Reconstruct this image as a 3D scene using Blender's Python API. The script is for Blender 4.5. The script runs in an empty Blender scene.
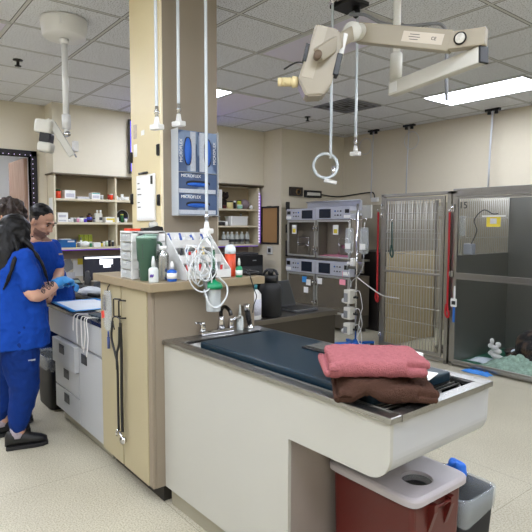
import bpy, bmesh, math, random
from mathutils import Vector, Matrix, noise
random.seed(7)
SC = bpy.context.scene
COL = SC.collection
PI = math.pi

# ------------------------------------------------------------------ materials
def lin(c):
    c /= 255.0
    return c/12.92 if c <= 0.04045 else ((c+0.055)/1.055)**2.4
def rgb(r, g, b): return (lin(r), lin(g), lin(b), 1)
MATS = {}
def M(name, col, rough=0.5, metal=0.0, var=0.0, scale=25.0, bump=0.0, bscale=None, spec=0.5, trans=0.0, emit=0.0, detail=3.0):
    """principled surface with a little object-space noise in colour and relief"""
    if name in MATS: return MATS[name]
    m = bpy.data.materials.new(name); m.use_nodes = True
    nt = m.node_tree; b = nt.nodes['Principled BSDF']
    c = rgb(*col)
    b.inputs['Base Color'].default_value = c
    b.inputs['Roughness'].default_value = rough
    b.inputs['Metallic'].default_value = metal
    b.inputs['Specular IOR Level'].default_value = spec
    b.inputs['Transmission Weight'].default_value = trans
    if emit:
        b.inputs['Emission Color'].default_value = c
        b.inputs['Emission Strength'].default_value = emit
    tc = nt.nodes.new('ShaderNodeTexCoord')
    if var or not bump:
        n = nt.nodes.new('ShaderNodeTexNoise'); n.inputs['Scale'].default_value = scale; n.inputs['Detail'].default_value = detail
        nt.links.new(tc.outputs['Object'], n.inputs['Vector'])
        mx = nt.nodes.new('ShaderNodeMix'); mx.data_type = 'RGBA'
        v = max(var, 0.02)
        mx.inputs[6].default_value = [min(1, x*(1-v)) for x in c[:3]]+[1]
        mx.inputs[7].default_value = [min(1, x*(1+v)) for x in c[:3]]+[1]
        nt.links.new(n.outputs['Fac'], mx.inputs[0]); nt.links.new(mx.outputs[2], b.inputs['Base Color'])
    if bump:
        n2 = nt.nodes.new('ShaderNodeTexNoise'); n2.inputs['Scale'].default_value = bscale or scale*4; n2.inputs['Detail'].default_value = 4
        nt.links.new(tc.outputs['Object'], n2.inputs['Vector'])
        bp = nt.nodes.new('ShaderNodeBump'); bp.inputs['Strength'].default_value = bump; bp.inputs['Distance'].default_value = 0.01
        nt.links.new(n2.outputs['Fac'], bp.inputs['Height']); nt.links.new(bp.outputs[0], b.inputs['Normal'])
    MATS[name] = m; return m
def CLEAR(name, col, clear=0.7, rough=0.05):
    """thin clear sheet: part see-through, part glossy, part tinted body"""
    if name in MATS: return MATS[name]
    m = bpy.data.materials.new(name); m.use_nodes = True; nt = m.node_tree
    b = nt.nodes['Principled BSDF']; b.inputs['Base Color'].default_value = rgb(*col); b.inputs['Roughness'].default_value = rough
    t = nt.nodes.new('ShaderNodeBsdfTransparent'); s = nt.nodes.new('ShaderNodeMixShader'); s.inputs[0].default_value = clear
    nt.links.new(b.outputs[0], s.inputs[1]); nt.links.new(t.outputs[0], s.inputs[2])
    nt.links.new(s.outputs[0], nt.nodes['Material Output'].inputs['Surface'])
    MATS[name] = m; return m
def CEIL(name, px, py, ox, oy):
    m = bpy.data.materials.new(name); m.use_nodes = True; nt = m.node_tree; N = nt.nodes.new; L = nt.links.new
    b = nt.nodes['Principled BSDF']; b.inputs['Roughness'].default_value = 0.9; b.inputs['Specular IOR Level'].default_value = 0.1
    tc = N('ShaderNodeTexCoord'); sp = N('ShaderNodeSeparateXYZ'); L(tc.outputs['Object'], sp.inputs[0])
    def mth(op, a, bb=None):
        n = N('ShaderNodeMath'); n.operation = op
        for i, q in enumerate((a, bb)):
            if q is None: continue
            if isinstance(q, (int, float)): n.inputs[i].default_value = q
            else: L(q, n.inputs[i])
        return n.outputs[0]
    def dist(o, p, off):
        a = mth('DIVIDE', mth('SUBTRACT', o, off), p)
        fr = mth('FRACT', a)
        return mth('MULTIPLY', mth('MINIMUM', fr, mth('SUBTRACT', 1.0, fr)), p)
    dx = dist(sp.outputs[0], px, ox); dy = dist(sp.outputs[1], py, oy)
    dm = mth('MINIMUM', dx, dy)
    bar = mth('LESS_THAN', dm, 0.012)
    gap = mth('MULTIPLY', mth('LESS_THAN', dm, 0.0175), mth('GREATER_THAN', dm, 0.0115))
    n1 = N('ShaderNodeTexNoise'); n1.inputs['Scale'].default_value = 95; n1.inputs['Detail'].default_value = 3; L(tc.outputs['Object'], n1.inputs[0])
    rp = N('ShaderNodeValToRGB'); rp.color_ramp.elements[0].position = 0.3; rp.color_ramp.elements[0].color = rgb(150,148,146)
    rp.color_ramp.elements[1].position = 0.48; rp.color_ramp.elements[1].color = rgb(234,236,240); L(n1.outputs['Fac'], rp.inputs[0])
    m1 = N('ShaderNodeMix'); m1.data_type = 'RGBA'; L(bar, m1.inputs[0]); L(rp.outputs[0], m1.inputs[6]); m1.inputs[7].default_value = rgb(208,208,205)
    m2 = N('ShaderNodeMix'); m2.data_type = 'RGBA'; L(gap, m2.inputs[0]); L(m1.outputs[2], m2.inputs[6]); m2.inputs[7].default_value = rgb(92,91,90)
    # round water stains
    st = N('ShaderNodeTexNoise'); st.inputs['Scale'].default_value = 0.9; L(tc.outputs['Object'], st.inputs[0])
    L(m2.outputs[2], b.inputs['Base Color'])
    bp = N('ShaderNodeBump'); bp.inputs['Strength'].default_value = 0.25; bp.inputs['Distance'].default_value = 0.004
    L(n1.outputs['Fac'], bp.inputs['Height']); L(bp.outputs[0], b.inputs['Normal'])
    return m
def FLOOR(name):
    m = bpy.data.materials.new(name); m.use_nodes = True; nt = m.node_tree; N = nt.nodes.new; L = nt.links.new
    b = nt.nodes['Principled BSDF']; b.inputs['Roughness'].default_value = 0.42; b.inputs['Specular IOR Level'].default_value = 0.35
    tc = N('ShaderNodeTexCoord')
    n1 = N('ShaderNodeTexNoise'); n1.inputs['Scale'].default_value = 120; n1.inputs['Detail'].default_value = 5; L(tc.outputs['Object'], n1.inputs[0])
    rp = N('ShaderNodeValToRGB'); e = rp.color_ramp.elements
    e[0].position = 0.36; e[0].color = rgb(164,157,136); e[1].position = 0.62; e[1].color = rgb(202,196,176); L(n1.outputs['Fac'], rp.inputs[0])
    n2 = N('ShaderNodeTexNoise'); n2.inputs['Scale'].default_value = 1.6; n2.inputs['Detail'].default_value = 4; L(tc.outputs['Object'], n2.inputs[0])
    mx = N('ShaderNodeMix'); mx.data_type = 'RGBA'; mx.blend_type = 'MULTIPLY'; mx.inputs[0].default_value = 0.35
    r2 = N('ShaderNodeValToRGB'); r2.color_ramp.elements[0].position = .35; r2.color_ramp.elements[0].color = (.72,.7,.66,1); r2.color_ramp.elements[1].position = .6
    L(n2.outputs['Fac'], r2.inputs[0]); L(rp.outputs[0], mx.inputs[6]); L(r2.outputs[0], mx.inputs[7])
    br = N('ShaderNodeTexBrick'); br.offset = 0; br.inputs['Scale'].default_value = 1; br.inputs['Brick Width'].default_value = 1.83; br.inputs['Row Height'].default_value = 1.83
    br.inputs['Mortar Size'].default_value = 0.0022; br.inputs['Color1'].default_value = (1,1,1,1); br.inputs['Color2'].default_value = (1,1,1,1); br.inputs['Mortar'].default_value = (.5,.48,.44,1)
    mp = N('ShaderNodeMapping'); mp.inputs['Location'].default_value = (0.9, 0.65, 0); L(tc.outputs['Object'], mp.inputs[0]); L(mp.outputs[0], br.inputs[0])
    m3 = N('ShaderNodeMix'); m3.data_type = 'RGBA'; m3.blend_type = 'MULTIPLY'; m3.inputs[0].default_value = 0.7; L(mx.outputs[2], m3.inputs[6]); L(br.outputs[0], m3.inputs[7])
    L(m3.outputs[2], b.inputs['Base Color'])
    return m
def WOOD(name, c1, c2, scale=3.0):
    m = bpy.data.materials.new(name); m.use_nodes = True; nt = m.node_tree; N = nt.nodes.new; L = nt.links.new
    b = nt.nodes['Principled BSDF']; b.inputs['Roughness'].default_value = 0.45
    tc = N('ShaderNodeTexCoord'); mp = N('ShaderNodeMapping'); mp.inputs['Scale'].default_value = (14, 14, 1.0); L(tc.outputs['Object'], mp.inputs[0])
    n = N('ShaderNodeTexNoise'); n.inputs['Scale'].default_value = scale; n.inputs['Detail'].default_value = 6; L(mp.outputs[0], n.inputs[0])
    rp = N('ShaderNodeValToRGB'); rp.color_ramp.elements[0].position = .3; rp.color_ramp.elements[0].color = rgb(*c1); rp.color_ramp.elements[1].position = .7; rp.color_ramp.elements[1].color = rgb(*c2)
    L(n.outputs['Fac'], rp.inputs[0]); L(rp.outputs[0], b.inputs['Base Color']); return m
def STEEL(name, col, rough, stretch=(1, 60, 60), amt=0.12):
    m = bpy.data.materials.new(name); m.use_nodes = True; nt = m.node_tree; N = nt.nodes.new; L = nt.links.new
    b = nt.nodes['Principled BSDF']; b.inputs['Metallic'].default_value = 1; b.inputs['Base Color'].default_value = rgb(*col)
    tc = N('ShaderNodeTexCoord'); mp = N('ShaderNodeMapping'); mp.inputs['Scale'].default_value = stretch; L(tc.outputs['Object'], mp.inputs[0])
    n = N('ShaderNodeTexNoise'); n.inputs['Scale'].default_value = 6; n.inputs['Detail'].default_value = 5; L(mp.outputs[0], n.inputs[0])
    mr = N('ShaderNodeMapRange'); mr.inputs[3].default_value = max(.03, rough-amt); mr.inputs[4].default_value = rough+amt; L(n.outputs['Fac'], mr.inputs[0]); L(mr.outputs[0], b.inputs['Roughness'])
    MATS[name] = m; return m

wall_m = M('beige_wall_paint', (214,205,184), .75, bump=.06, bscale=160, var=.02)
soff_m = M('beige_soffit_paint', (220,212,192), .75, bump=.06, bscale=160, var=.02)
wain_m = M('grey_wainscot', (164,156,136), .45, var=.04, scale=3)
white_wall_m = M('white_wall_paint', (232,230,226), .8, var=.01)
lam_m = M('beige_laminate', (176,165,134), .42, var=.025, scale=4, spec=.35)
lamp_m_ = M('lit_cream_laminate', (224,210,170), .45, var=.02, scale=4, spec=.35)
taupe_m = M('taupe_shaded_laminate', (142,130,113), .5, var=.03, scale=5)
ledge_m = M('beige_ledge_laminate', (154,138,110), .4, var=.06, scale=40)
white_lam = M('white_laminate', (182,181,173), .35, var=.015, scale=4, spec=.4)
whitel2 = M('pale_grey_laminate', (180,182,185), .35, var=.015, scale=4)
grey_in = M('grey_laminate_edge', (150,140,134), .5, var=.03)
kick_m = M('grey_vinyl_cove', (150,145,128), .5, var=.04, scale=8)
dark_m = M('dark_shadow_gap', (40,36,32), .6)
steel = STEEL('brushed_steel', (168,168,166), .3)
steel_d = STEEL('dull_steel', (120,116,110), .36)
steel_v = STEEL('brushed_steel_posts', (158,156,152), .32, (60,60,1))
chrome = M('chrome', (215,215,218), .08, 1.0)
blk = M('black_plastic', (22,22,24), .4, var=.05)
blk_matte = M('matte_black', (16,16,18), .6, var=.05)
blk_gloss = M('glossy_black', (14,14,16), .18)
white_p = M('white_plastic', (232,232,230), .35, var=.01)
offw = M('off_white_plastic', (214,212,202), .4, var=.015)
taupe_p = M('taupe_plastic', (160,151,132), .42, var=.02)
grey_p = M('grey_plastic', (132,134,138), .45, var=.03)
dgrey_p = M('dark_grey_plastic', (62,63,66), .5, var=.04)
paper = M('white_paper', (240,240,238), .8, var=.01)
red_m = M('red_nylon', (176,24,34), .55, var=.08)
blue_p = M('blue_plastic', (38,104,190), .4, var=.05)
lblue = M('sky_blue_nitrile', (64,150,222), .5, var=.05, bump=.15, bscale=60)
green_p = M('green_plastic', (20,140,92), .35, var=.04)
orange_p = M('orange_plastic', (232,72,36), .4, var=.04)
yellow_p = M('yellow_card', (226,206,70), .6, var=.04)
clear_p = CLEAR('clear_plastic', (235,240,242), .55, .08)
clear_b = CLEAR('clear_bag_film', (215,222,226), .68, .12)
glass_k = CLEAR('kennel_glass', (34,38,38), .93, .02)
purple_e = M('purple_led', (120,40,225), .5, emit=.4)
white_e = M('violet_white_led', (225,205,255), .5, emit=1.6)

# ------------------------------------------------------------------ mesh builder
class MB:
    def __init__(s): s.bm = bmesh.new(); s.mi = 0
    def _fin(s, geom_faces):
        for f in geom_faces: f.material_index = s.mi
        return geom_faces
    def box(s, x0, x1, y0, y1, z0, z1, bev=0.0, seg=2):
        r = bmesh.ops.create_cube(s.bm, size=1.0)
        vs = r['verts']
        for v in vs:
            v.co = Vector((x0+(v.co.x+.5)*(x1-x0), y0+(v.co.y+.5)*(y1-y0), z0+(v.co.z+.5)*(z1-z0)))
        fs = list({f for v in vs for f in v.link_faces})
        s._fin(fs)
        if bev > 0:
            es = list({e for v in vs for e in v.link_edges})
            bev = min(bev, .45*min(abs(x1-x0), abs(y1-y0), abs(z1-z0)))
            rr = bmesh.ops.bevel(s.bm, geom=es, offset=bev, segments=seg, affect='EDGES', profile=.5)
            s._fin(rr['faces'])
            return list({v for f in rr['faces'] for v in f.verts} | {v for v in vs if v.is_valid})
        return vs
    def obox(s, c, size, rot, bev=0.0, seg=2):
        """box of given size about the origin, then rotated (Matrix 3x3 or 4x4) and moved to c"""
        a, b_, d = [q/2 for q in size]
        vs = s.box(-a, a, -b_, b_, -d, d, bev, seg)
        R = rot.to_3x3(); c = Vector(c)
        for v in vs: v.co = R @ v.co + c
        return vs
    def rings(s, rings, cap=True, closed=False, smooth=True):
        vr = [[s.bm.verts.new(p) for p in r] for r in rings]
        n = len(vr[0]); fs = []
        m = len(vr)
        for i in range(m if closed else m-1):
            a, b_ = vr[i], vr[(i+1) % m]
            for k in range(n):
                try: fs.append(s.bm.faces.new((a[k], a[(k+1) % n], b_[(k+1) % n], b_[k])))
                except ValueError: pass
        if cap and not closed:
            try:
                fs.append(s.bm.faces.new(list(reversed(vr[0])))); fs.append(s.bm.faces.new(vr[-1]))
            except ValueError: pass
        for f in fs: f.smooth = smooth
        s._fin(fs)
        return [v for r in vr for v in r]
    def tube(s, pts, r, seg=8, closed=False):
        pts = [Vector(p) for p in pts]; n = len(pts)
        rad = r if isinstance(r, (list, tuple)) else [r]*n
        t0 = None; rs = []
        for i, p in enumerate(pts):
            if closed: t = pts[(i+1) % n]-pts[i-1]
            else: t = pts[min(i+1, n-1)]-pts[max(i-1, 0)]
            t.normalize()
            if t0 is None:
                u = t.orthogonal().normalized()
            else:
                u = (u - t*u.dot(t))
                if u.length < 1e-6: u = t.orthogonal()
                u.normalize()
            t0 = t; w = t.cross(u)
            rs.append([p+(u*math.cos(a)+w*math.sin(a))*rad[i] for a in [2*PI*k/seg for k in range(seg)]])
        return s.rings(rs, closed=closed)
    def cyl(s, p0, p1, r0, r1=None, seg=16):
        r1 = r0 if r1 is None else r1
        p0 = Vector(p0); p1 = Vector(p1); t = (p1-p0).normalized(); u = t.orthogonal().normalized(); w = t.cross(u)
        return s.rings([[p+(u*math.cos(a)+w*math.sin(a))*r for a in [2*PI*k/seg for k in range(seg)]] for p, r in ((p0, r0), (p1, r1))])
    def lathe(s, c, prof, seg=20, axis=(0, 0, 1)):
        t = Vector(axis).normalized(); u = t.orthogonal().normalized() if abs(t.z) < .999 else Vector((1, 0, 0)); w = t.cross(u); c = Vector(c)
        return s.rings([[c+t*h+(u*math.cos(a)+w*math.sin(a))*max(r, 1e-4) for a in [2*PI*k/seg for k in range(seg)]] for r, h in prof])
    def ball(s, c, r, rot=None, seg=16):
        rx, ry, rz = (r, r, r) if not isinstance(r, (tuple, list)) else r
        res = bmesh.ops.create_uvsphere(s.bm, u_segments=seg, v_segments=max(6, seg*2//3), radius=1)
        R = rot.to_3x3() if rot is not None else Matrix.Identity(3)
        for v in res['verts']: v.co = R @ Vector((v.co.x*rx, v.co.y*ry, v.co.z*rz)) + Vector(c)
        fs = list({f for v in res['verts'] for f in v.link_faces})
        for f in fs: f.smooth = True
        s._fin(fs); return res['verts']
    def prism(s, poly, axis, a, b_, smooth=False):
        """extrude a 2-D polygon; axis 'x': poly=(y,z), 'y': (x,z), 'z': (x,y)"""
        f = {'x': lambda p, h: (h, p[0], p[1]), 'y': lambda p, h: (p[0], h, p[1]), 'z': lambda p, h: (p[0], p[1], h)}[axis]
        v = s.rings([[f(p, a) for p in poly], [f(p, b_) for p in poly]], smooth=smooth)
        return v
    def sheet(s, fn, nu, nv, th=0.002):
        """closed thin sheet from fn(u,v)->point, thickened downwards"""
        g = [[s.bm.verts.new(fn(i/nu, j/nv)) for j in range(nv+1)] for i in range(nu+1)]
        h = [[s.bm.verts.new(Vector(fn(i/nu, j/nv))-Vector((0, 0, th))) for j in range(nv+1)] for i in range(nu+1)]
        fs = []
        for i in range(nu):
            for j in range(nv):
                fs.append(s.bm.faces.new((g[i][j], g[i+1][j], g[i+1][j+1], g[i][j+1])))
                fs.append(s.bm.faces.new((h[i][j+1], h[i+1][j+1], h[i+1][j], h[i][j])))
        for i in range(nu):
            fs.append(s.bm.faces.new((g[i+1][0], g[i][0], h[i][0], h[i+1][0]))); fs.append(s.bm.faces.new((g[i][nv], g[i+1][nv], h[i+1][nv], h[i][nv])))
        for j in range(nv):
            fs.append(s.bm.faces.new((g[0][j], g[0][j+1], h[0][j+1], h[0][j]))); fs.append(s.bm.faces.new((g[nu][j+1], g[nu][j], h[nu][j], h[nu][j+1])))
        for f in fs: f.smooth = True
        s._fin(fs)
        return [v for r in g+h for v in r]
    def move(s, vs, mat):
        for v in vs: v.co = mat @ v.co

def rootmat(o):
    if o is None: return Matrix.Identity(4)
    m = Matrix.LocRotScale(o.location, o.rotation_euler, None)
    return rootmat(o.parent) @ m
def obj(name, mb, mat, parent=None, local=False, sub=0, label=None):
    """link the builder's mesh as ONE object. World-space coordinates unless local=True"""
    bm = mb.bm
    bmesh.ops.recalc_face_normals(bm, faces=bm.faces[:])
    me = bpy.data.meshes.new(name); bm.to_mesh(me); bm.free()
    for m in (mat if isinstance(mat, (list, tuple)) else [mat]): me.materials.append(m)
    o = bpy.data.objects.new(name, me); COL.objects.link(o)
    if parent is not None:
        o.parent = parent
        if not local: me.transform(rootmat(parent).inverted())
    elif not local:
        xs = [v.co for v in me.vertices]
        c = Vector(((min(v.x for v in xs)+max(v.x for v in xs))/2, (min(v.y for v in xs)+max(v.y for v in xs))/2, min(v.z for v in xs)))
        me.transform(Matrix.Translation(-c)); o.location = c
    if sub:
        md = o.modifiers.new('sub', 'SUBSURF'); md.levels = sub; md.render_levels = sub
    if label: o['label'] = label
    return o
def thing(name, label, cat, loc=(0, 0, 0), rotz=0.0, group=None):
    o = bpy.data.objects.new(name, None); COL.objects.link(o); o.empty_display_size = .05
    o.location = loc; o.rotation_euler = (0, 0, rotz); o['label'] = label; o['category'] = cat
    if group: o['group'] = group
    return o
def tag(o, label, cat, group=None):
    o['label'] = label; o['category'] = cat
    if group: o['group'] = group
    return o
def struct(name, mb, mat):
    o = obj(name, mb, mat); o['kind'] = 'structure'; return o
def dup(root, loc=None, rotz=None, label=None, group=None):
    r = root.copy(); COL.objects.link(r)
    if loc is not None: r.location = loc
    if rotz is not None: r.rotation_euler = (0, 0, rotz)
    if label: r['label'] = label
    if group: r['group'] = group
    for ch in list(root.children):
        c = ch.copy(); COL.objects.link(c); c.parent = r
        for g in list(ch.children):
            d = g.copy(); COL.objects.link(d); d.parent = c
    return r
def text(s, size, mat, loc, rot, parent, name='lettering', depth=.0008, align='CENTER'):
    cu = bpy.data.curves.new(name, 'FONT'); cu.body = s; cu.size = size; cu.extrude = depth; cu.align_x = align; cu.align_y = 'CENTER'
    t = bpy.data.objects.new(name, cu); COL.objects.link(t)
    dg = bpy.context.evaluated_depsgraph_get()
    me = bpy.data.meshes.new_from_object(t.evaluated_get(dg)); bpy.data.objects.remove(t)
    me.transform(Matrix.Translation(loc) @ rot.to_4x4())
    if parent is not None: me.transform(rootmat(parent).inverted())
    me.materials.clear(); me.materials.append(mat)
    o = bpy.data.objects.new(name, me); COL.objects.link(o); o.parent = parent
    return o
RX = Matrix.Rotation(PI/2, 3, 'X')                               # text facing -Y
RXX = Matrix.Rotation(PI/2, 3, 'Z') @ Matrix.Rotation(PI/2, 3, 'X')   # text facing +X
def circle_pts(c, r, u, v, n=20, a0=0, a1=2*PI, endpoint=False):
    c = Vector(c); u = Vector(u); v = Vector(v)
    return [c+u*(r*math.cos(a0+(a1-a0)*k/(n if not endpoint else n-1)))+v*(r*math.sin(a0+(a1-a0)*k/(n if not endpoint else n-1))) for k in range(n)]
def bez(p, n=12):
    """smooth catmull-rom curve through points"""
    p = [Vector(q) for q in p]; out = []
    for i in range(len(p)-1):
        a = p[max(i-1, 0)]; b = p[i]; c = p[i+1]; d = p[min(i+2, len(p)-1)]
        for k in range(n):
            t = k/n
            out.append(.5*((2*b)+(c-a)*t+(2*a-5*b+4*c-d)*t*t+(3*b-a-3*c+d)*t**3))
    out.append(p[-1]); return out

# ------------------------------------------------------------------ camera
cam = bpy.data.cameras.new('camera'); co = bpy.data.objects.new('camera', cam); COL.objects.link(co); SC.camera = co
cam.sensor_width = 36; cam.lens = 36*529/532; cam.clip_start = .05
co.matrix_world = Matrix(((0.6221, -0.0621, 0.7805, 0), (0.7829, 0.0448, -0.6205, 0), (0.0036, 0.9971, 0.0764, 1.55), (0, 0, 0, 1)))

# ------------------------------------------------------------------ setting
H = 3.1; XW = -7.34; XS = -7.04; YB = 6.98; XR = 2.6; YF = -3.0; XI = -6.58; YI = 5.54
def slab(name, mat, *a):
    m = MB(); m.box(*a); return struct(name, m, mat)
slab('floor', FLOOR('speckled_vinyl'), -11, XR+.1, YF-.1, YB+.1, -.05, 0)
slab('ceiling', CEIL('acoustic_tile', .621, .635, .88, -.915), -11, XR+.1, YF-.1, YB+.1, H, H+.05)
slab('wall_back', wall_m, XI, XR, YB, YB+.1, 0, H)
slab('wall_front', wall_m, -11, XR, YF-.1, YF, 0, H)
slab('wall_right', wall_m, XR, XR+.1, YF, YB, 0, H)
m = MB(); m.box(XW-.4, XI, YI, YB+.1, 0, H); struct('wall_corner', m, wall_m)
m = MB(); m.box(XW-.12, XW, YF, 1.02, 0, H); m.box(XW-.12, XW, 1.93, YI, 0, H); m.box(XW-.12, XW, 1.02, 1.93, 2.43, H); struct('wall_left', m, wall_m)
m = MB(); m.box(XW, XS, 2.12, YI, 2.2, H); struct('trim_1', m, soff_m)      # soffit over the shelves
m = MB(); m.box(XI, XI+.012, YI+.001, YB-.012, 0.1, 1.84); m.box(XI+.012, 2.0, YB-.012, YB, 0.1, 1.9); struct('trim_2', m, wain_m)
m = MB(); m.box(XI, XR, YB-.022, YB-.0121, 0, .1); struct('baseboard_back', m, kick_m)
m = MB(); m.box(XW, XW+.01, YF, .95, 0, .1); struct('baseboard_left', m, kick_m)
# beyond the door
m = MB(); m.box(-10.6, -10.5, -1, 3.6, 0, H); m.box(-10.5, XW-.12, 3.5, 3.6, 0, H); m.box(-10.5, XW-.12, -1.0, -.9, 0, H); struct('wall_far', m, white_wall_m)
fr_m = M('dark_door_frame', (24,20,26), .45, var=.05)
m = MB()
for y0, y1 in ((.95, 1.02), (1.93, 2.0)): m.box(XW-.13, XW+.025, y0, y1, 0, 2.5)
m.box(XW-.13, XW+.025, .95, 2.0, 2.43, 2.5); struct('trim_3', m, fr_m)
wood_m = WOOD('walnut_door', (150,112,88), (190,158,134))
m = MB(); m.box(-8.28, -7.475, 1.875, 1.92, .01, 2.42); d = struct('door_1', m, wood_m)
m = MB(); m.cyl((-8.2, 1.875, 1.0), (-8.2, 1.82, 1.0), .012); m.tube([(-8.2, 1.825, 1.0), (-8.08, 1.825, 1.0)], .01)
obj('door_handle', m, chrome, d)

# ---- ceiling lights: real troffers, diffuser parts glow
def EMIT(name, col, s):
    mm = bpy.data.materials.new(name); mm.use_nodes = True; b = mm.node_tree.nodes['Principled BSDF']
    b.inputs['Base Color'].default_value = rgb(*col); b.inputs['Emission Color'].default_value = rgb(*col); b.inputs['Emission Strength'].default_value = s
    return mm
lit_m = EMIT('lit_diffuser', (236,242,255), 20.0)
off_m = M('unlit_prismatic_lens', (226,221,238), .3, var=.03, scale=200)
frm_m = M('troffer_frame', (206,206,204), .5)
def troffer(x, y, lx, ly, lit, label, group=None):
    t = thing('ceiling_light', label, 'ceiling light', (x, y, H), 0, group)
    m = MB()
    for a in ((-lx/2, lx/2, -ly/2, -ly/2+.025), (-lx/2, lx/2, ly/2-.025, ly/2), (-lx/2, -lx/2+.025, -ly/2+.025, ly/2-.025), (lx/2-.025, lx/2, -ly/2+.025, ly/2-.025)):
        m.box(*a, -.014, -.001)
    obj('frame', m, frm_m, t, local=True)
    m = MB(); m.box(-lx/2+.025, lx/2-.025, -ly/2+.025, ly/2-.025, -.009, -.001)
    obj('diffuser', m, lit_m if lit else off_m, t, local=True)
    return t
P = .618; gx = -3.285; gy = 2.38
troffer(-3.33, 5.8375, 1.242, .635, True, 'glowing white fluorescent ceiling panel over the kennels')
troffer(-5.754, 3.2975, 1.242, .63, True, 'small sliver of a glowing ceiling panel peeking past the pillar edge')
troffer(-5.754, 3.9325, 1.242, .63, False, 'unlit ceiling light panel with bluish tint right of the pillar')
troffer(-3.27, 3.2975, 1.242, .63, False, 'unlit lavender ceiling panel behind the swing-arm machine head')
troffer(-5.133, .7575, 1.242, .63, False, 'unlit ceiling light panel cut by the left edge of the picture')
OFFL = [(-2.05, -.1), (-.2, -1.2), (-.4, 1.2), (-4.5, -.9), (1.3, 3.9), (1.2, .4), (-6.0, .3), (-2.2, -2.0), (-.9,3.6)]
for i, (x, y) in enumerate(OFFL):
    troffer(x, y, 2*P, P, True, 'glowing ceiling panel outside the picture', 'ceiling panels above and behind the viewer')
troffer(-8.9, 1.2, P*2, P, True, 'glowing ceiling panel of the room beyond the doorway')
w = bpy.data.worlds.new('world'); SC.world = w; w.use_nodes = True
w.node_tree.nodes['Background'].inputs[0].default_value = (.9, .95, 1, 1); w.node_tree.nodes['Background'].inputs[1].default_value = .15
vs = SC.view_settings; vs.view_transform = 'Standard'; vs.look = 'None'; vs.gamma = 1.0; vs.use_curve_mapping = False; vs.exposure = 0.1
SC.cycles.max_bounces = 8; SC.cycles.transparent_max_bounces = 16
# ------------------------------------------------------------------ island cabinet with ledge
t = thing('island_cabinet', 'beige laminate tall base cabinet with two doors and hanging stethoscope', 'cabinet', (-2.95, 1.6, 0))
m = MB(); m.box(-3.29, -2.575, 1.285, 1.955, .1, 1.195); obj('body', m, taupe_m, t)
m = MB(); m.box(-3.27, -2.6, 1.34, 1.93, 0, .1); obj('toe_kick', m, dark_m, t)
m = MB(); m.box(-3.288, -2.972, 1.262, 1.283, .1, 1.188, .003); obj('door', m, lam_m, t)
m = MB(); m.box(-2.958, -2.628, 1.262, 1.283, .1, 1.188, .003); obj('door', m, lam_m, t)
m = MB(); m.box(-2.622, -2.576, 1.266, 1.284, .1, 1.19, .002); obj('filler_strip', m, taupe_m, t)
t2 = MB(); t2.box(-3.335, -2.52, 1.232, 1.995, 1.196, 1.243, .004)
tag(obj('ledge_top', t2, ledge_m), 'raised beige laminate ledge running across the island cabinet under the bottles', 'counter')
t = thing('pillar_cabinet', 'tall pillar, cream on the lit side, taupe on the shaded side, rising from the ledge to the ceiling', 'pillar', (-3.12, 1.7, 1.243))
m = MB(); m.box(-3.322, -2.9, 1.515, 1.9, 1.243, 3.1); obj('body', m, taupe_m, t)  # darker taupe puts the shadowed side into the colour
m = MB(); m.box(-3.318, -2.915, 1.5, 1.514, 1.25, 3.09, .004); obj('door', m, lamp_m_, t)  # cream tone paints in the light on the front face
m = MB(); m.box(-2.915, -2.899, 1.503, 1.516, 1.25, 3.095, .003); obj('corner_highlight', m, M('painted_highlight', (238,226,196), .4), t)  # bright highlight along the corner, painted as a thin strip
for x, z in ((-2.925, 2.0), (-2.925, 1.7), (-3.303, 1.99), (-3.303, 1.72)):
    m = MB(); m.box(x-.012, x+.012, 1.49, 1.5, z-.035, z+.035, .003); m.cyl((x, 1.488, z-.03), (x, 1.488, z+.03), .006); obj('hinge', m, blk, t)

# ------------------------------------------------------------------ wet table (peninsula)
t = thing('wet_table', 'long white laminate treatment table with steel rim and rounded overhanging end', 'table', (-2.576, 1.325, 0))
WT = Matrix.Translation((-2.576, 1.325, 0)) @ Matrix.Rotation(math.radians(1.25), 4, 'Z') @ Matrix.Translation((2.576, -1.325, 0))
def wt(o):
    """swing a finished top-level object with the slightly skewed table"""
    o.location = WT @ o.location; o.rotation_euler.z += math.radians(1.25); return o
def arc(cx, cz, r, a0, a1, n=8): return [(cx+r*math.cos(a0+(a1-a0)*k/n), cz+r*math.sin(a0+(a1-a0)*k/n)) for k in range(n+1)]
zt = .926
m = MB(); m.prism([(-2.574, .1), (-1.562, .1), (-1.562, .694)] + arc(-1.155, .784, .09, -PI/2, 0) + [(-1.065, .9025), (-2.574, .9025)], 'y', 1.338, 1.354)
obj('front_panel', m, white_lam, t)
m = MB()
outer = [(-1.561, .696)] + arc(-1.157, .784, .088, -PI/2, 0) + [(-1.068, .9025)]; inner = [(-1.561, .712)] + arc(-1.157, .784, .072, -PI/2, 0) + [(-1.084, .9025)]
m.rings([[(a[0], y, a[1]) for a, y in ((o_, 1.3555), (i_, 1.3555), (i_, 1.9695), (o_, 1.9695))] for o_, i_ in zip(outer, inner)], smooth=False)
obj('end_apron', m, whitel2, t)
m = MB(); m.prism(outer+[(-1.561, .9025)], 'y', 1.97, 1.984); obj('back_panel', m, whitel2, t)
m = MB(); m.box(-2.57, -1.5625, 1.3555, 1.984, .1, .765); obj('cabinet_body', m, grey_in, t)
m = MB(); m.box(-2.55, -1.58, 1.362, 1.93, 0, .1); obj('toe_kick', m, kick_m, t)
X0, X1, Y0, Y1 = -2.576, -1.053, 1.325, 1.994
hx0, hx1, hy0, hy1 = -2.46, -1.10, 1.385, 1.92
m = MB()
m.box(X0, X1, Y0, hy0, .903, zt, .004); m.box(X0, X1, hy1, Y1, .903, zt, .004); m.box(X0, hx0, hy0, hy1, .903, zt); m.box(hx1, X1, hy0, hy1, .903, zt)
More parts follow.
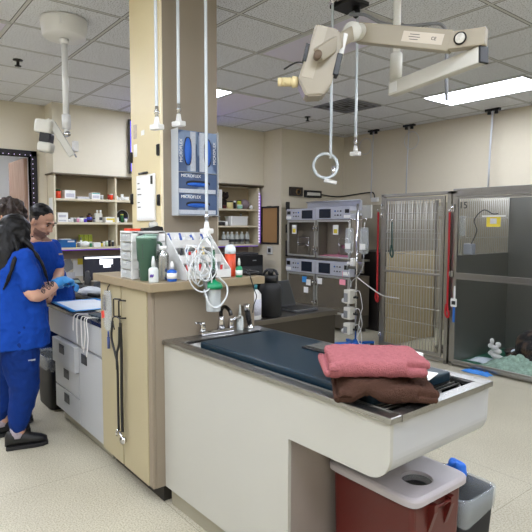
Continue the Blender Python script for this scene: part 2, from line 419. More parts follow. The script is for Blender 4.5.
m.box(hx0-.004, hx1+.004, hy0-.006, hy0-.001, zt, zt+.003); m.box(hx0-.004, hx1+.004, hy1+.001, hy1+.006, zt, zt+.003)
obj('steel_rim', m, steel, t)
m = MB(); zb = .785
m.box(hx0, hx1, hy0, hy1, zb-.006, zb)
for a in ((hx0-.004, hx0, hy0, hy1), (hx1, hx1+.004, hy0, hy1), (hx0, hx1, hy0-.004, hy0), (hx0, hx1, hy1, hy1+.004)): m.box(*a, zb, .92)
m.cyl((-2.3, 1.65, zb), (-2.3, 1.65, zb+.004), .04)
obj('basin', m, STEEL('shaded_basin_steel', (58,58,58), .4), t)  # steel darkened to paint in the shade under the pad
m = MB()
n = 60
for i in range(n+1):
    x = hx0+.012+(-1.145-hx0-.024)*i/n
    m.tube([(x, hy0+.008, .907), (x, hy1-.008, .907)], .0045, 6)
for y in (hy0+.01, 1.52, 1.65, 1.77, hy1-.01): m.tube([(hx0+.006, y, .899), (-1.15, y, .899)], .006, 6)
obj('wire_grate', m, steel_v, t)
wt(t); t.location = (-2.576, 1.325, 0)
m = MB(); v = m.box(-2.31, -1.185, 1.40, 1.895, .9135, .955, .009, 3)
pad_m = M('navy_vinyl_pad', (13,38,52), .33, var=.05, scale=30, bump=.12, bscale=240, spec=.5)
wt(tag(obj('exam_pad', m, pad_m), 'dark teal blue padded mat lying over the sink grate', 'mat'))
tray = thing('flat_scale', 'flat black rubber-topped scale platform behind the folded towels', 'scale', (-1.69, 1.81, .956), 0)
m = MB(); m.box(-1.87, -1.50, 1.70, 1.86, .956, .965, .004); obj('frame', m, blk, tray)
m = MB(); m.box(-1.855, -1.515, 1.715, 1.845, .965, .970, .002); obj('rubber_top', m, M('grey_rubber', (74,74,70), .55, var=.06, bump=.3, bscale=150), tray)
wt(tray)
# faucet
t = thing('sink_faucet', 'chrome two-handle sink faucet mounted at the ledge end of the steel table', 'faucet', (-2.53, 1.68, zt))
m = MB(); m.box(-2.552, -2.508, 1.54, 1.775, zt+.0005, .952, .01, 3); obj('base_plate', m, chrome, t)
m = MB(); m.lathe((-2.53, 1.685, .951), [(.024, 0), (.02, .03), (.016, .05), (.014, .075)]); obj('spout_base', m, chrome, t)
m = MB(); m.tube(bez([(-2.53, 1.685, 1.02), (-2.527, 1.685, 1.06), (-2.49, 1.683, 1.085), (-2.44, 1.68, 1.07), (-2.425, 1.68, 1.045)]), .011, 10); obj('spout', m, blk_gloss, t)
for y, s in ((1.56, -1), (1.755, 1)):
    m = MB(); m.lathe((-2.53, y, .951), [(.02, 0), (.017, .02), (.013, .04), (.015, .05), (.004, .056)])
    m.tube(bez([(-2.53, y, .99), (-2.52, y+s*.03, 1.005), (-2.51, y+s*.06, 1.007)]), [.008]*12+[.007]*13, 8); obj('handle', m, chrome, t)
wt(t)
t = thing('spray_handset', 'chrome and black ribbed spray handset leaning by the sink corner', 'sprayer', (-2.53, 1.925, zt))
m = MB(); m.lathe((-2.545, 1.90, zt+.0005), [(.028, 0), (.026, .012), (.014, .02), (.013, .03)]); obj('socket', m, chrome, t)
m = MB(); q0 = Vector((-2.545, 1.90, .95)); q1 = Vector((-2.55, 1.88, 1.05)); m.tube([q0, q0.lerp(q1, .5), q1], [.014, .016, .017], 12)
for k in range(5): m.ball(q0.lerp(q1, .15+.16*k), (.0185, .0185, .006), seg=12)
obj('grip', m, blk, t)
m = MB(); m.ball((-2.55, 1.875, 1.066), (.026, .022, .016)); m.cyl((-2.545, 1.873, 1.064), (-2.522, 1.865, 1.052), .015, .018); obj('spray_head', m, chrome, t)

# ------------------------------------------------------------------ steel side counter behind
t = thing('steel_side_counter', 'dark stainless steel counter behind the treatment table, holding the laptop', 'counter', (-3.1, 2.5, 0))
m = MB(); m.box(-3.45, -2.79, 2.05, 2.92, .875, .91, .004); obj('top', m, steel_d, t)
m = MB(); m.box(-3.43, -2.8, 2.07, 2.9, .1, .874); obj('body', m, STEEL('dark_steel_front', (84,80,76), .42), t)
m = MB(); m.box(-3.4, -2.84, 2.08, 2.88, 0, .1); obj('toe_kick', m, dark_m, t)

# ------------------------------------------------------------------ left work counter
t = thing('work_counter', 'white drawer cabinet with dark worktop where the blue-scrubbed people work', 'counter', (-3.9, 1.6, 0))
m = MB(); m.box(-4.47, -3.296, 1.262, 2.0, .885, .915, .004); obj('worktop', m, M('navy_worktop', (26,30,46), .25, var=.05), t)
m = MB(); m.box(-4.455, -3.3, 1.275, 1.295, .69, .884, .002); obj('apron_panel', m, whitel2, t)
m = MB(); m.box(-4.3, -3.3, 1.297, 1.98, .1, .69); m.box(-4.46, -4.3, 1.96, 1.98, .1, .884); m.box(-4.3, -3.3, 1.297, 1.98, .69, .88); obj('carcass', m, grey_in, t)
m = MB(); m.box(-4.29, -3.3, 1.33, 1.95, 0, .1); obj('toe_kick', m, kick_m, t)
for z0, z1 in ((.488, .676), (.298, .480), (.108, .290)):
    yo = -.03 if z0 > .45 else 0
    m = MB(); m.box(-4.26 if yo else -4.298, -3.755, 1.27+yo, 1.296, z0, z1, .003); dr = obj('drawer', m, whitel2, t)
    m = MB(); zc = z1-.06; xc = -4.03
    m.box(xc-.055, xc+.055, 1.266+yo, 1.2705+yo, zc-.035, zc+.035, .003); m.box(xc-.04, xc+.04, 1.262+yo, 1.267+yo, zc+.012, zc+.026, .002)
    obj('pull', m, dgrey_p, dr)
m = MB(); m.box(-3.745, -3.304, 1.27, 1.296, .108, .676, .003); dr = obj('door', m, whitel2, t)
m = MB(); m.box(-3.69, -3.58, 1.266, 1.2705, .575, .645, .003); m.box(-3.675, -3.595, 1.262, 1.267, .62, .634, .002); obj('pull', m, dgrey_p, dr)

# ------------------------------------------------------------------ dog kennels
tan_m = M('lit_steel_tan_panel', (176,160,126), .45, var=.05)  # steel panel coloured tan for the light it reflects
dpanel = M('dark_kennel_panel', (128,128,122), .36, .6, var=.04, scale=3)
bar_w = M('galvanised_bars', (176,174,166), .4, .4)
KF = 5.22; KB = 6.4
def grille(m, fixed, a0, a1, z0, z1, axis, n, hz, r=.0045):
    for i in range(n):
        a = a0+(a1-a0)*(i+.5)/n
        p = (lambda z: (a, fixed, z)) if axis == 'x' else (lambda z: (fixed, a, z))
        m.tube([p(z0), p(z1)], r, 6)
    for z in hz:
        m.tube([(a0, fixed-.008, z), (a1, fixed-.008, z)] if axis == 'x' else [(fixed-.008, a0, z), (fixed-.008, a1, z)], r*.9, 6)
def posts(m, x0, x1, w, z1=1.935):
    m.box(x0, x0+w, KF, KF+.05, 0, z1, .004); m.box(x1-w, x1, KF, KF+.05, 0, z1, .004)
    m.box(x0, x1, KF, KF+.05, z1-.035, z1, .004); m.box(x0, x1, KF, KF+.05, .02, .05, .003)
t = thing('dog_kennel', 'empty steel kennel with closed vertical-bar door, left of the glass-fronted one', 'kennel', (-3.79, 5.8, 0), 0)
m = MB(); posts(m, -4.275, -3.31, .045); obj('frame', m, steel_v, t)
m = MB(); m.box(-4.275, -4.24, KB-.05, KB, 0, 1.9); obj('rear_post', m, steel_v, t)
m = MB(); m.box(-4.265, -4.25, KF+.05, KB-.05, .02, 1.22); obj('side_panel', m, tan_m, t)
m = MB(); grille(m, -4.257, KF+.05, KB-.05, 1.22, 1.88, 'y', 24, (1.22, 1.5, 1.88)); obj('side_grille', m, bar_w, t)
m = MB()
x0, x1 = -4.215, -3.37
m.box(x0, x0+.035, KF-.022, KF-.001, .075, 1.885, .003); m.box(x1-.035, x1, KF-.022, KF-.001, .075, 1.885, .003)
m.box(x0+.035, x1-.035, KF-.022, KF-.001, 1.85, 1.885, .003); m.box(x0+.035, x1-.035, KF-.022, KF-.001, .075, .11, .003)
m.box(x0+.035, x1-.035, KF-.022, KF-.001, .985, 1.012, .003)
dr = obj('door', m, steel_v, t)
m = MB(); grille(m, KF-.01, x0+.035, x1-.035, .11, 1.85, 'x', 20, (.24, .42, .6, .85, 1.05, 1.22, 1.4, 1.47, 1.62, 1.7)); obj('bar_grille', m, bar_w, dr)
m = MB(); m.box(x1-.08, x1-.02, KF-.028, KF-.021, 1.66, 1.77, .003); obj('latch_plate', m, steel, dr)
for z in (1.79, 1.68, .2):
    m = MB(); m.box(-4.262, -4.215, KF-.03, KF-.0225, z-.03, z+.03, .003); m.cyl((-4.24, KF-.035, z-.03), (-4.24, KF-.035, z+.03), .008); obj('hinge', m, chrome, t)
KX1 = -1.15
t = thing('dog_kennel', 'glass-fronted steel kennel with the dark dog lying on green blanket', 'kennel', (-2.2, 5.8, 0))
m = MB(); posts(m, -3.285, KX1, .045); m.box(-3.25, KX1, KF-.004, KF+.04, 1.87, 1.9, .003); m.box(-3.285, KX1, KF+.0, KF+.06, 1.925, 1.955, .004); obj('frame', m, steel_v, t)
m = MB(); m.box(-3.257, -3.243, KF+.05, KB, .02, 1.225); obj('side_panel', m, dpanel, t)
m = MB(); m.box(KX1-.014, KX1, KF+.051, KB, .033, 1.9); obj('side_panel', m, dpanel, t)
m = MB(); grille(m, -3.25, KF+.05, KB, 1.225, 1.9, 'y', 26, (1.23, 1.42, 1.65, 1.9), .006); obj('side_grille', m, bar_w, t)
m = MB(); m.box(-3.257, KX1, KB, KB+.015, .02, 1.9); obj('back_panel', m, dpanel, t)
m = MB(); m.box(-3.24, KX1-.02, KF+.055, KB-.002, .02, .032); obj('floor_pan', m, M('green_kennel_floor', (24,112,84), .3, var=.08), t)
m = MB()
x0, x1 = -3.235, -1.2
m.box(x0, x0+.028, KF-.022, KF-.005, .06, 1.865, .003); m.box(x1-.028, x1, KF-.022, KF-.005, .06, 1.865, .003)
m.box(x0+.028, x1-.028, KF-.022, KF-.005, 1.84, 1.865, .003); m.box(x0+.028, x1-.028, KF-.022, KF-.005, .06, .085, .003)
m.box(x0+.028, x1-.028, KF-.026, KF-.005, .975, .99, .002); m.box(x0+.028, x1-.028, KF-.02, KF-.005, .99, 1.03); m.box(x0+.028, x1-.028, KF-.026, KF-.005, 1.03, 1.045, .002)
dr = obj('door', m, steel_v, t)
for z0, z1 in ((.085, .975), (1.045, 1.84)):
    m = MB(); m.box(x0+.028, x1-.028, KF-.015, KF-.010, z0, z1); obj('glass_pane', m, glass_k, dr)
text('15', .1, blk, (-3.15, KF-.0155, 1.77), RX, dr, 'number')
m = MB(); m.box(-3.275, -3.24, KF-.03, KF-.0005, .99, 1.06, .004); m.box(-3.3, -3.27, KF-.04, KF-.0005, 1.0, 1.05, .004); obj('latch', m, steel, t)
m = MB(); m.box(-3.295, -3.255, KF-.03, KF-.0005, 1.7, 1.79, .004); m.cyl((-3.275, KF-.035, 1.7), (-3.275, KF-.035, 1.79), .008); obj('hinge', m, chrome, t)

# ------------------------------------------------------------------ oxygen cages
t_grey = M('silver_grey_panel', (190,193,204), .35, .2, var=.02)
cham_m = M('shaded_chamber', (104,96,84), .35, .3, var=.1)
door_c = CLEAR('cage_door_acrylic', (34,32,30), .93, .03)
def cage(x0, x1, z0, z1, zp, label, mirror, litup):
    """one oxygen cage: control panel on top (zp..z1), glazed chamber below"""
    yf = 5.56; yb = 5.80 if litup else 5.98
    t = thing('oxygen_cage', label, 'animal oxygen cage', ((x0+x1)/2, yf+.3, z0))
    m = MB(); th = .02
    m.box(x0, x0+th, yf+.03, yb, z0, zp); m.box(x1-th, x1, yf+.03, yb, z0, zp); m.box(x0+th, x1-th, yb-th, yb, z0, zp); m.box(x0+th, x1-th, yf+.03, yb-th, z0, z0+th); m.box(x0+th, x1-th, yf+.03, yb-th, zp-th, zp)
    obj('housing', m, cham_m if not litup else M('lit_chamber', (150,142,130), .35, .3, var=.1), t)  # upper interiors use a lighter copy so they look lit
    m = MB(); m.box(x0+.003, x1-.003, yf-.01, yf+.11, zp+.001, z1, .006); cp = obj('control_panel', m, t_grey, t)
    w = x1-x0; s = -1 if mirror else 1; xc = (x0+x1)/2
    zc = (zp+z1)/2; h = z1-zp
    m = MB(); m.box(xc+s*.03-(0.0 if s > 0 else .24), xc+s*.03+(.24 if s > 0 else 0.0), yf-.014, yf-.0095, zp+h*.12, z1-h*.15, .002); obj('display', m, M('dark_display', (38,44,56), .2), cp)
    m = MB(); e = x0+.06 if s > 0 else x1-.06
    m.box(e-.04, e+.04, yf-.014, yf-.0095, zc, zc+h*.3, .002); obj('switch', m, blk, cp)
    m = MB(); m.box(e-.06, e+.06, yf-.0125, yf-.0095, zp+h*.12, zp+h*.35); obj('sticker', m, paper, cp)
    for k in range(6):
        m = MB(); x = e+s*(.12+.055*(k % 3)); z = zc+h*(.16 if k < 3 else -.16)
        m.cyl((x, yf-.0095, z), (x, yf-.018, z), .009 if k % 2 else .012, seg=10); obj('knob', m, blk if k != 2 else blue_p, cp)
    m = MB(); fw = .028
    dx0, dx1, dz0, dz1 = x0+.015, x1-.015, z0+.012, zp-.008
    m.box(dx0, dx1, yf, yf+.022, dz1-fw, dz1, .004); m.box(dx0, dx1, yf, yf+.022, dz0, dz0+fw, .004); m.box(dx0, dx0+fw, yf, yf+.022, dz0+fw, dz1-fw); m.box(dx1-fw, dx1, yf, yf+.022, dz0+fw, dz1-fw)
    d = obj('door', m, M('pale_door_frame', (196,196,192), .3, .5), t)
    m = MB(); m.box(dx0+fw, dx1-fw, yf+.008, yf+.013, dz0+fw, dz1-fw); obj('window_pane', m, door_c if litup else CLEAR('reflection_tint_door', (128,120,106), .45, .12), d)  # lower panes tinted brownish to paint in a glass reflection
    for z in (dz0+.12, dz1-.12):
        m = MB(); x = dx1-.015 if s > 0 else dx0+.015
        m.box(x-.014, x+.014, yf-.02, yf-.0005, z-.045, z+.045, .005); m.cyl((x, yf-.02, z), (x, yf-.035, z), .014); obj('latch', m, chrome, d)
    return t
cx0, cxm, cx1 = -6.46, -5.79, -5.09
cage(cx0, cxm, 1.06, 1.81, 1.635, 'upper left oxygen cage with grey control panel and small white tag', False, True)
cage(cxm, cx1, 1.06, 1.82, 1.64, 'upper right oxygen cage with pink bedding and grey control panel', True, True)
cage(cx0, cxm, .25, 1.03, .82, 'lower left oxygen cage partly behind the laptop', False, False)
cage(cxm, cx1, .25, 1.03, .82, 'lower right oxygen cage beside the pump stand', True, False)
m = MB(); m.box(cx0, cx1, 5.58, 5.98, 0.06, .248); 
for x in (cx0+.05, cx1-.05):
    for y in (5.63, 5.93): m.cyl((x, y, 0), (x, y, .06), .03)
tag(obj('cage_plinth', m, steel_d), 'steel plinth under the lower oxygen cages', 'stand')
m = MB(); m.box(cx0, cx1, 5.57, 5.98, 1.0305, 1.0595); tag(obj('cage_shelf', m, steel), 'steel shelf between the upper and lower oxygen cages', 'shelf')
m = MB(); m.box(cx0-.0, -5.3, 6.0, 6.04, 1.7, 1.93, .006); m.tube([(cx0, 5.99, 1.93), (-5.3, 5.99, 1.93)], .012)
tag(obj('steel_backrail', m, t_grey), 'grey steel rail panel standing behind the top of the oxygen cages', 'rail')
for i, z in enumerate((1.86, 1.5, 1.24, 1.12)):
    m = MB(); m.box(cx0-.055, cx0-.005, 5.575, 5.63, z-.07, z+.07, .01); tag(obj('black_bracket', m, blk), ['topmost', 'second from the top', 'third from the top', 'lowest'][i]+' of the black wall brackets left of the oxygen cages', 'bracket', None)
# contents of the upper cages
pink_m = M('pink_bedding', (206,130,150), .8, var=.1, bump=.3)
m = MB(); m.sheet(lambda u, v: (-5.74+.58*u, 5.60+.16*v, 1.112+.03*noise.noise(Vector((u*4, v*4, 1)))), 14, 10, .035); tag(obj('bedding', m, pink_m), 'pink bedding on the floor of the upper right oxygen cage', 'bedding')
for x, lab in ((-6.27, 'left'), (-5.37, 'right')):
    m = MB(); m.box(x-.05, x+.05, 5.548, 5.5595, 1.42, 1.56, .002); o = obj('cage_card', m, paper); tag(o, 'white and yellow card fixed to the door of the upper %s oxygen cage' % lab, 'card')
    m = MB(); m.box(x-.035, x+.035, 5.5465, 5.548, 1.44, 1.5); obj('yellow_patch', m, yellow_p, o)
    xx = x+.08; t = thing('wire_feeder', 'chrome wire feeder frame inside the upper %s oxygen cage' % lab, 'feeder', (xx, 5.68, 1.1))
    m = MB()
    for dx in (-.13, .13): m.tube([(xx+dx, 5.68, 1.085), (xx+dx, 5.68, 1.36)], .008)
    m.tube([(xx-.13, 5.68, 1.36), (xx+.13, 5.68, 1.36)], .008); m.tube([(xx-.13, 5.68, 1.24), (xx+.13, 5.68, 1.24)], .006); obj('frame', m, chrome, t)
    m = MB(); m.lathe((xx, 5.68, 1.22), [(.0, 0), (.06, .005), (.075, .05), (.078, .05)]); obj('bowl', m, chrome, t)
# stickers hanging on the lower cages
for x, z, mm, lab in ((-6.02, .72, lblue, 'sky blue tag hanging on the lower left oxygen cage'), (-5.93, .68, paper, 'slanted white tag on the lower left oxygen cage, beside the blue one'), (-5.98, .56, paper, 'white square tag lowest on the lower left oxygen cage'), (-5.68, .72, paper, 'white tag on the lower right oxygen cage')):
    m = MB(); m.box(x-.05, x+.05, 5.544, 5.5495, z-.045, z+.045, .002); tag(obj('hanging_tag', m, mm), lab, 'tag')
m = MB(); m.box(-4.94, -4.82, 5.52, 5.56, .9, 1.05, .006); m.box(-5.09, -4.94, 5.53, 5.55, .95, 1.0); tag(obj('junction_box', m, steel), 'small steel box sticking out right of the lower cage panels', 'box')
m = MB(); m.box(-4.86, -4.70, 5.53, 5.56, 1.65, 1.83, .006); m.box(-5.09, -4.86, 5.54, 5.55, 1.72, 1.76); tag(obj('junction_box', m, M('pale_grey_metal', (176,176,170), .5)), 'pale grey box on an arm right of the upper cage panels', 'box')
# ------------------------------------------------------------------ ceiling-hung things
RV = Vector((.622, .783, 0)); UV = Vector((0, 0, 1)); DV = RV.cross(UV)      # convenient horizontal directions
# left: round ceiling mount, pole, jointed arm, lamp head
lx, ly = -4.20, 1.372
t = thing('exam_lamp', 'white pole-mounted exam lamp hanging from a round ceiling mount at upper left', 'lamp', (lx, ly, 3.1))
m = MB(); m.lathe((lx, ly, 3.099), [(.0, 0), (.168, 0), (.17, -.02), (.158, -.125), (.147, -.138), (0, -.14)], 36); c = obj('ceiling_mount', m, white_p, t)
m = MB(); m.box(lx+.12, lx+.155, ly-.08, ly-.02, 3.02, 3.07); obj('sticker', m, paper, c)
m = MB(); m.cyl((lx, ly, 2.955), (lx, ly, 2.92), .035, .03); m.cyl((lx, ly, 2.925), (lx, ly, 2.37), .023); m.cyl((lx, ly, 2.39), (lx, ly, 2.285), .033); m.cyl((lx, ly, 2.29), (lx, ly, 2.255), .02)
obj('pole', m, white_p, t)
a0 = Vector((-4.25, 1.265, 2.345)); a1 = Vector((-4.2, 1.41, 2.085)); 
def beam(m, p, q, w, h, bev=.004):
    p = Vector(p); q = Vector(q); d = (q-p); z = d.normalized(); x = z.cross(Vector((0, 0, 1)));
    if x.length < 1e-4: x = Vector((1, 0, 0))
    x.normalize(); y = z.cross(x)
    R = Matrix((x, y, z)).transposed()
    return m.obox((p+q)/2, (w, h, d.length), R, bev)
m = MB(); beam(m, a0, a1, .03, .05); obj('arm', m, offw, t)
m = MB(); beam(m, a0+Vector((.012,.03,-.012))*1.0, a1+Vector((.012,.03,-.012)), .02, .012); obj('arm_underside', m, grey_p, t)
m = MB(); m.cyl((lx-.03, ly+.0, 2.245), (lx+.03, ly+.0, 2.245), .022); obj('joint', m, chrome, t)
m = MB(); m.box(-4.23, -4.19, 1.42, 1.46, 2.12, 2.2, .005); obj('control_box', m, white_p, t)
hd = MB(); Rh = Matrix.Rotation(math.radians(-8), 3, Vector((RV.y, -RV.x, 0)))
hc = Vector((-4.275, 1.235, 2.295))
B = Matrix((RV, -DV, UV)).transposed()
hd.obox(hc, (.13, .11, .105), Rh @ B, .02, 3); hd.obox(hc+Vector((.01, 0, -.155)), (.105, .10, .075), Rh @ B, .02, 3); h = obj('lamp_head', hd, offw, t)
m = MB(); m.obox(hc+Vector((.012, .006, -.085)), (.08, .09, .07), Rh @ B, .006); obj('lens_gap', m, blk, h)
m = MB(); beam(m, (-4.28, 1.24, 2.33), a0, .03, .03); obj('bracket', m, offw, t)

# right: pole with swing arms and a boxy head
t = thing('swing_arm_machine', 'beige x-ray style machine head on jointed arms from a ceiling pole', 'x-ray machine', (-1.972, 2.514, 3.1))
px, py = -1.972, 2.514
m = MB(); m.lathe((px, py, 3.099), [(0, 0), (.12, 0), (.12, -.03), (.04, -.05), (0, -.05)], 24); obj('ceiling_flange', m, offw, t)
m = MB(); m.cyl((px, py, 3.05), (px, py, 2.4), .0215); m.cyl((px, py, 2.53), (px, py, 2.37), .035); obj('pole', m, offw, t)
A0 = Vector((-2.0, 2.515, 2.335)); A1 = Vector((-1.37, 2.385, 2.352))
m = MB(); beam(m, A0, A1, .055, .078, .006); la = obj('lower_arm', m, offw, t)
m = MB(); d = (A1-A0).normalized(); beam(m, A1+d*.0005, A1+d*.012, .057, .08); obj('end_cap', m, blk, la)
side = d.cross(UV).normalized()
m = MB(); beam(m, A0+side*.0285+d*.012, A0+side*.0285+d*.075, .002, .055, 0); obj('sticker', m, paper, la)
B0 = Vector((-1.352, 2.385, 2.43)); B1 = Vector((-1.98, 2.2, 2.578))
m = MB(); m.cyl(A1+Vector((-.02, 0, .036)), A1+Vector((-.02, 0, .06)), .026)
bk = Vector((-1.50, 2.335, 2.435))
beam(m, bk+Vector((-.02,-.005,.002)), B0, .06, .082, .006); beam(m, B1, bk, .06, .1, .006); ua = obj('upper_arm', m, taupe_p, t)
ub = (B1-bk).normalized(); us = ub.cross(UV).normalized()
if us.y > 0: us = -us
m = MB(); c = bk+Vector((.045, .012, 0))+us*.031; 
for r0, r1, hh in ((.03, .03, .004),): m.cyl(c, c+us*hh, r0, r1, 20)
kn = obj('pivot_disc', m, blk, ua)
m = MB(); m.cyl(c+us*.0041, c+us*.007, .024, .022, 20); m.cyl(c+us*.007, c+us*.009, .008, seg=10); obj('pivot_cap', m, offw, kn) if False else obj('pivot_cap', m, offw, ua)
lm = MB(); q0 = B1.lerp(bk, .52); q1 = B1.lerp(bk, .93)
beam(lm, q0+us*.0305, q1+us*.0305, .0015, .05, 0); lab = obj('label_plate', lm, M('beige_label', (206,196,180), .5), ua)
Rt = Matrix((( -ub), (-ub).cross(-us)*-1, us)).transposed()
zz = us; xx = -ub; yy = zz.cross(xx); RtM = Matrix((xx, yy, zz)).transposed()
text('AnyRay\nWARNING', .014, blk, q0.lerp(q1, .3)+us*.0322, RtM, ua) if False else None
for k, (wd, off) in enumerate(((.05, .012), (.06, .0), (.045, -.012))):
    m = MB(); cc = q0.lerp(q1, .3)+us*.0318; m.obox(cc+yy*off, (wd, .003, .0006), RtM); obj('print_line', m, dgrey_p, ua)
text('CE', .022, blk, q0.lerp(q1, .78)+us*.0318, RtM, ua)
# second elbow and forearm to the head
Cc = Vector((-1.95, 2.13, 2.56)); hp = Vector((-1.945, 1.868, 2.39))
m = MB(); m.cyl(B1+Vector((.02, 0, 0)), Cc, .045, .042, 20); m.cyl(Cc, Cc+(Cc-B1).normalized()*.03, .05, seg=20); obj('elbow_ring', m, offw, t)
m = MB(); beam(m, Cc+Vector((0, 0, .0)), hp, .035, .068, .006); obj('forearm', m, taupe_p, t)
# head: tilted chamfered box
hx = (RV*.97-UV*.22).normalized(); hz = (UV*.975+RV*.22).normalized(); hz = (hz-hx*hz.dot(hx)).normalized(); hy = hz.cross(hx)
HM = Matrix((hx, hy, hz)).transposed()
hc = Vector((-2.036, 1.964, 2.385))
tilt = Matrix.Rotation(math.radians(0), 3, 'Y')
def P3(x, y, z): return hc + HM @ Vector((x, y, z))
m = MB()
poly = [(-.065, .17), (.055, .17), (.085, .12), (.085, -.10), (.055, -.165), (-.03, -.19), (-.085, -.12), (-.085, -.06), (-.07, .0)]
m.rings([[P3(x, -.07, z) for x, z in poly], [P3(x, .07, z) for x, z in poly]], smooth=False)
bmesh.ops.bevel(m.bm, geom=[e for e in m.bm.edges], offset=.008, segments=2, affect='EDGES')
h = obj('head', m, taupe_p, t)
m = MB(); m.rings([[P3(x, -.073, z) for x, z in ((-.05, .165), (.0, .165), (-.015, -.10), (-.075, -.10))], [P3(x, -.0705, z) for x, z in ((-.05, .165), (.0, .165), (-.015, -.10), (-.075, -.10))]], smooth=False); obj('side_cover', m, M('pale_taupe_plastic', (174,165,146), .4), h)
m = MB(); m.obox(P3(.092, -.04, .0), (.03, .07, .11), HM, .004); obj('grip_pad', m, blk, h)
m = MB(); m.obox(P3(-.078, -.05, .02), (.02, .05, .09), HM, .003); obj('grip_pad', m, blk, h)
m = MB(); m.obox(P3(.098, .0, .09), (.025, .08, .16), HM, .006); obj('rear_cover', m, white_p, h)
pv = hp + us*.03
m = MB(); m.cyl(hp+DV*-.03, hp+DV*.02, .02, .02, 20); obj('pivot_knob', m, M('brown_cap', (110,92,76), .5), t)
c0 = P3(-.085, -.01, -.115)
m = MB(); dd = -RV
m.cyl(c0, c0+dd*.03, .026, .03, 18); 
for k in range(6): m.cyl(c0+dd*(.028+.011*k), c0+dd*(.0375+.011*k), .0235 if k % 2 else .0225, seg=18)
m.cyl(c0+dd*.02, c0+dd*.105, .0215, seg=18); obj('aiming_cone', m, M('ivory_plastic', (222,206,158), .45), h)
m = MB(); m.tube(bez([P3(-.085, -.03, -.02), P3(-.12, -.03, -.03), P3(-.17, -.03, -.075)], 6), .0045, 6); obj('wire_handle', m, blk, h)

# hose drops
hose_m = CLEAR('milky_hose', (220,228,234), .12, .25)
def hose(name, label, x, y, z0, z1, group=None, end=True, slack=0.0):
    t = thing(name, label, 'hose', (x, y, 3.1))
    m = MB(); pts = [(x, y, 3.098), (x+slack, y, (z0*.6+3.1*.4)), (x, y, z0)]; m.tube(bez(pts, 8), .0095, 8); obj('tube', m, hose_m, t)
    m = MB(); m.lathe((x, y, 3.0985), [(.03, 0), (.03, -.01), (.012, -.02), (.012, -.03)], 14); obj('ceiling_fitting', m, chrome, t)
    if end:
        m = MB(); m.cyl((x, y, z0+.01), (x, y, z0-.05), .010); m.cyl((x, y, z0-.015), (x, y, z0-.03), .014); obj('coupling', m, chrome, t)
        m = MB(); m.lathe((x, y, z0-.05), [(.012, 0), (.016, -.03), (.02, -.04)], 14); m.obox((x, y, z0-.105), (.07, .05, .03), Matrix.Rotation(.3, 3, 'Z') @ Matrix.Rotation(.06, 3, 'X'), .006); obj('outlet_block', m, white_p, t)
    return t
hose('hose_drop', 'white gas hose drop hanging leftmost, over the cream pillar door', -2.735, 1.392, 2.2, 2.10)
hose('hose_drop', 'white gas hose drop ending just above the glove box rack', -2.762, 1.545, 2.24, 2.10)
hose('hose_drop', 'longest hose drop, passing in front of glove boxes with looped tubing below', -2.66, 1.668, 1.62, 1.5)
hose('hose_drop', 'straight white hose drop ending short, right of the knotted one', -2.615, 2.895, 2.17, 2.07)
t = hose('hose_drop', 'white hose drop tied in a loop at its lower end', -2.67, 2.70, 2.02, 1.9, end=False)
m = MB(); c = Vector((-2.70, 2.68, 1.97))
m.tube([c+RV*(.085*math.cos(a))+UV*(.085*math.sin(a))+DV*(.015*math.sin(a*.5)) for a in [2*PI*k/30 for k in range(31)]], .0105, 8); obj('loop', m, hose_m, t)
m = MB(); m.tube([c+RV*.06+UV*-.0, c+RV*.055-UV*.07], .013, 10); obj('coupling', m, chrome, t)
m = MB(); m.obox(c+RV*.035-UV*.11, (.09, .05, .025), Matrix.Rotation(.9, 3, 'Z') @ Matrix.Rotation(.2, 3, 'Y'), .006); obj('outlet_block', m, white_p, t)
# black ceiling plate the two right hoses come from, with its grey cable
m = MB(); m.box(-2.74, -2.53, 2.74, 2.92, 3.07, 3.099, .006)
m.lathe((-2.60, 2.86, 3.07), [(.03, 0), (.03, -.05), (.015, -.07), (.0, -.08)], 14)
tag(obj('ceiling_hook_plate', m, blk), 'black plate with hooks on the ceiling above the swing-arm elbow', 'ceiling hook')
m = MB(); m.tube(bez([(-2.60, 2.84, 3.03), (-2.50, 2.70, 2.95), (-2.38, 2.701, 2.913), (-2.283, 2.784, 2.848), (-2.16, 2.88, 2.823), (-2.04, 2.965, 2.822), (-1.992, 2.998, 2.80), (-1.975, 3.01, 2.73), (-1.97, 3.013, 2.5), (-1.965, 3.016, 2.34)]), .011, 8)
tag(obj('ceiling_cable', m, grey_p), 'grey cable swagging from the hook plate along the ceiling and down', 'cable')
# rods at the far wall
rod_m = M('pale_grey_rod', (190,192,196), .4)
for i, (x, y, zb, lab) in enumerate(((-5.74, 6.78, 2.0, 'grey cord drop near the corner, left of the kennels'), (-5.1, 6.85, 2.0, 'thin cord drop over the bar-door kennel'), (-3.72, 6.78, 2.0, 'white rod drop over the glass-fronted kennel'))):
    t = thing('cord_drop', lab, 'cord', (x, y, 3.1))
    m = MB(); m.box(x-.1, x+.1, y-.03, y+.03, 3.07, 3.099, .004); m.cyl((x-.05, y, 3.07), (x-.05, y, 3.03), .025); m.cyl((x+.05, y, 3.07), (x+.05, y, 3.03), .025); obj('ceiling_bracket', m, blk, t)
    m = MB(); m.tube([(x, y, 3.08), (x-.02, y, 2.6), (x-.03, y, zb)], .013 if i == 2 else .009, 8); obj('cord', m, rod_m, t)
    if i < 2:
        m = MB(); m.tube(circle_pts((x-.14 if i == 0 else x+.07, y-.03, 2.85), .13, (1, 0, 0), (0, 0, 1), 24), .005, 6, closed=True); obj('slack_loop', m, rod_m, t)
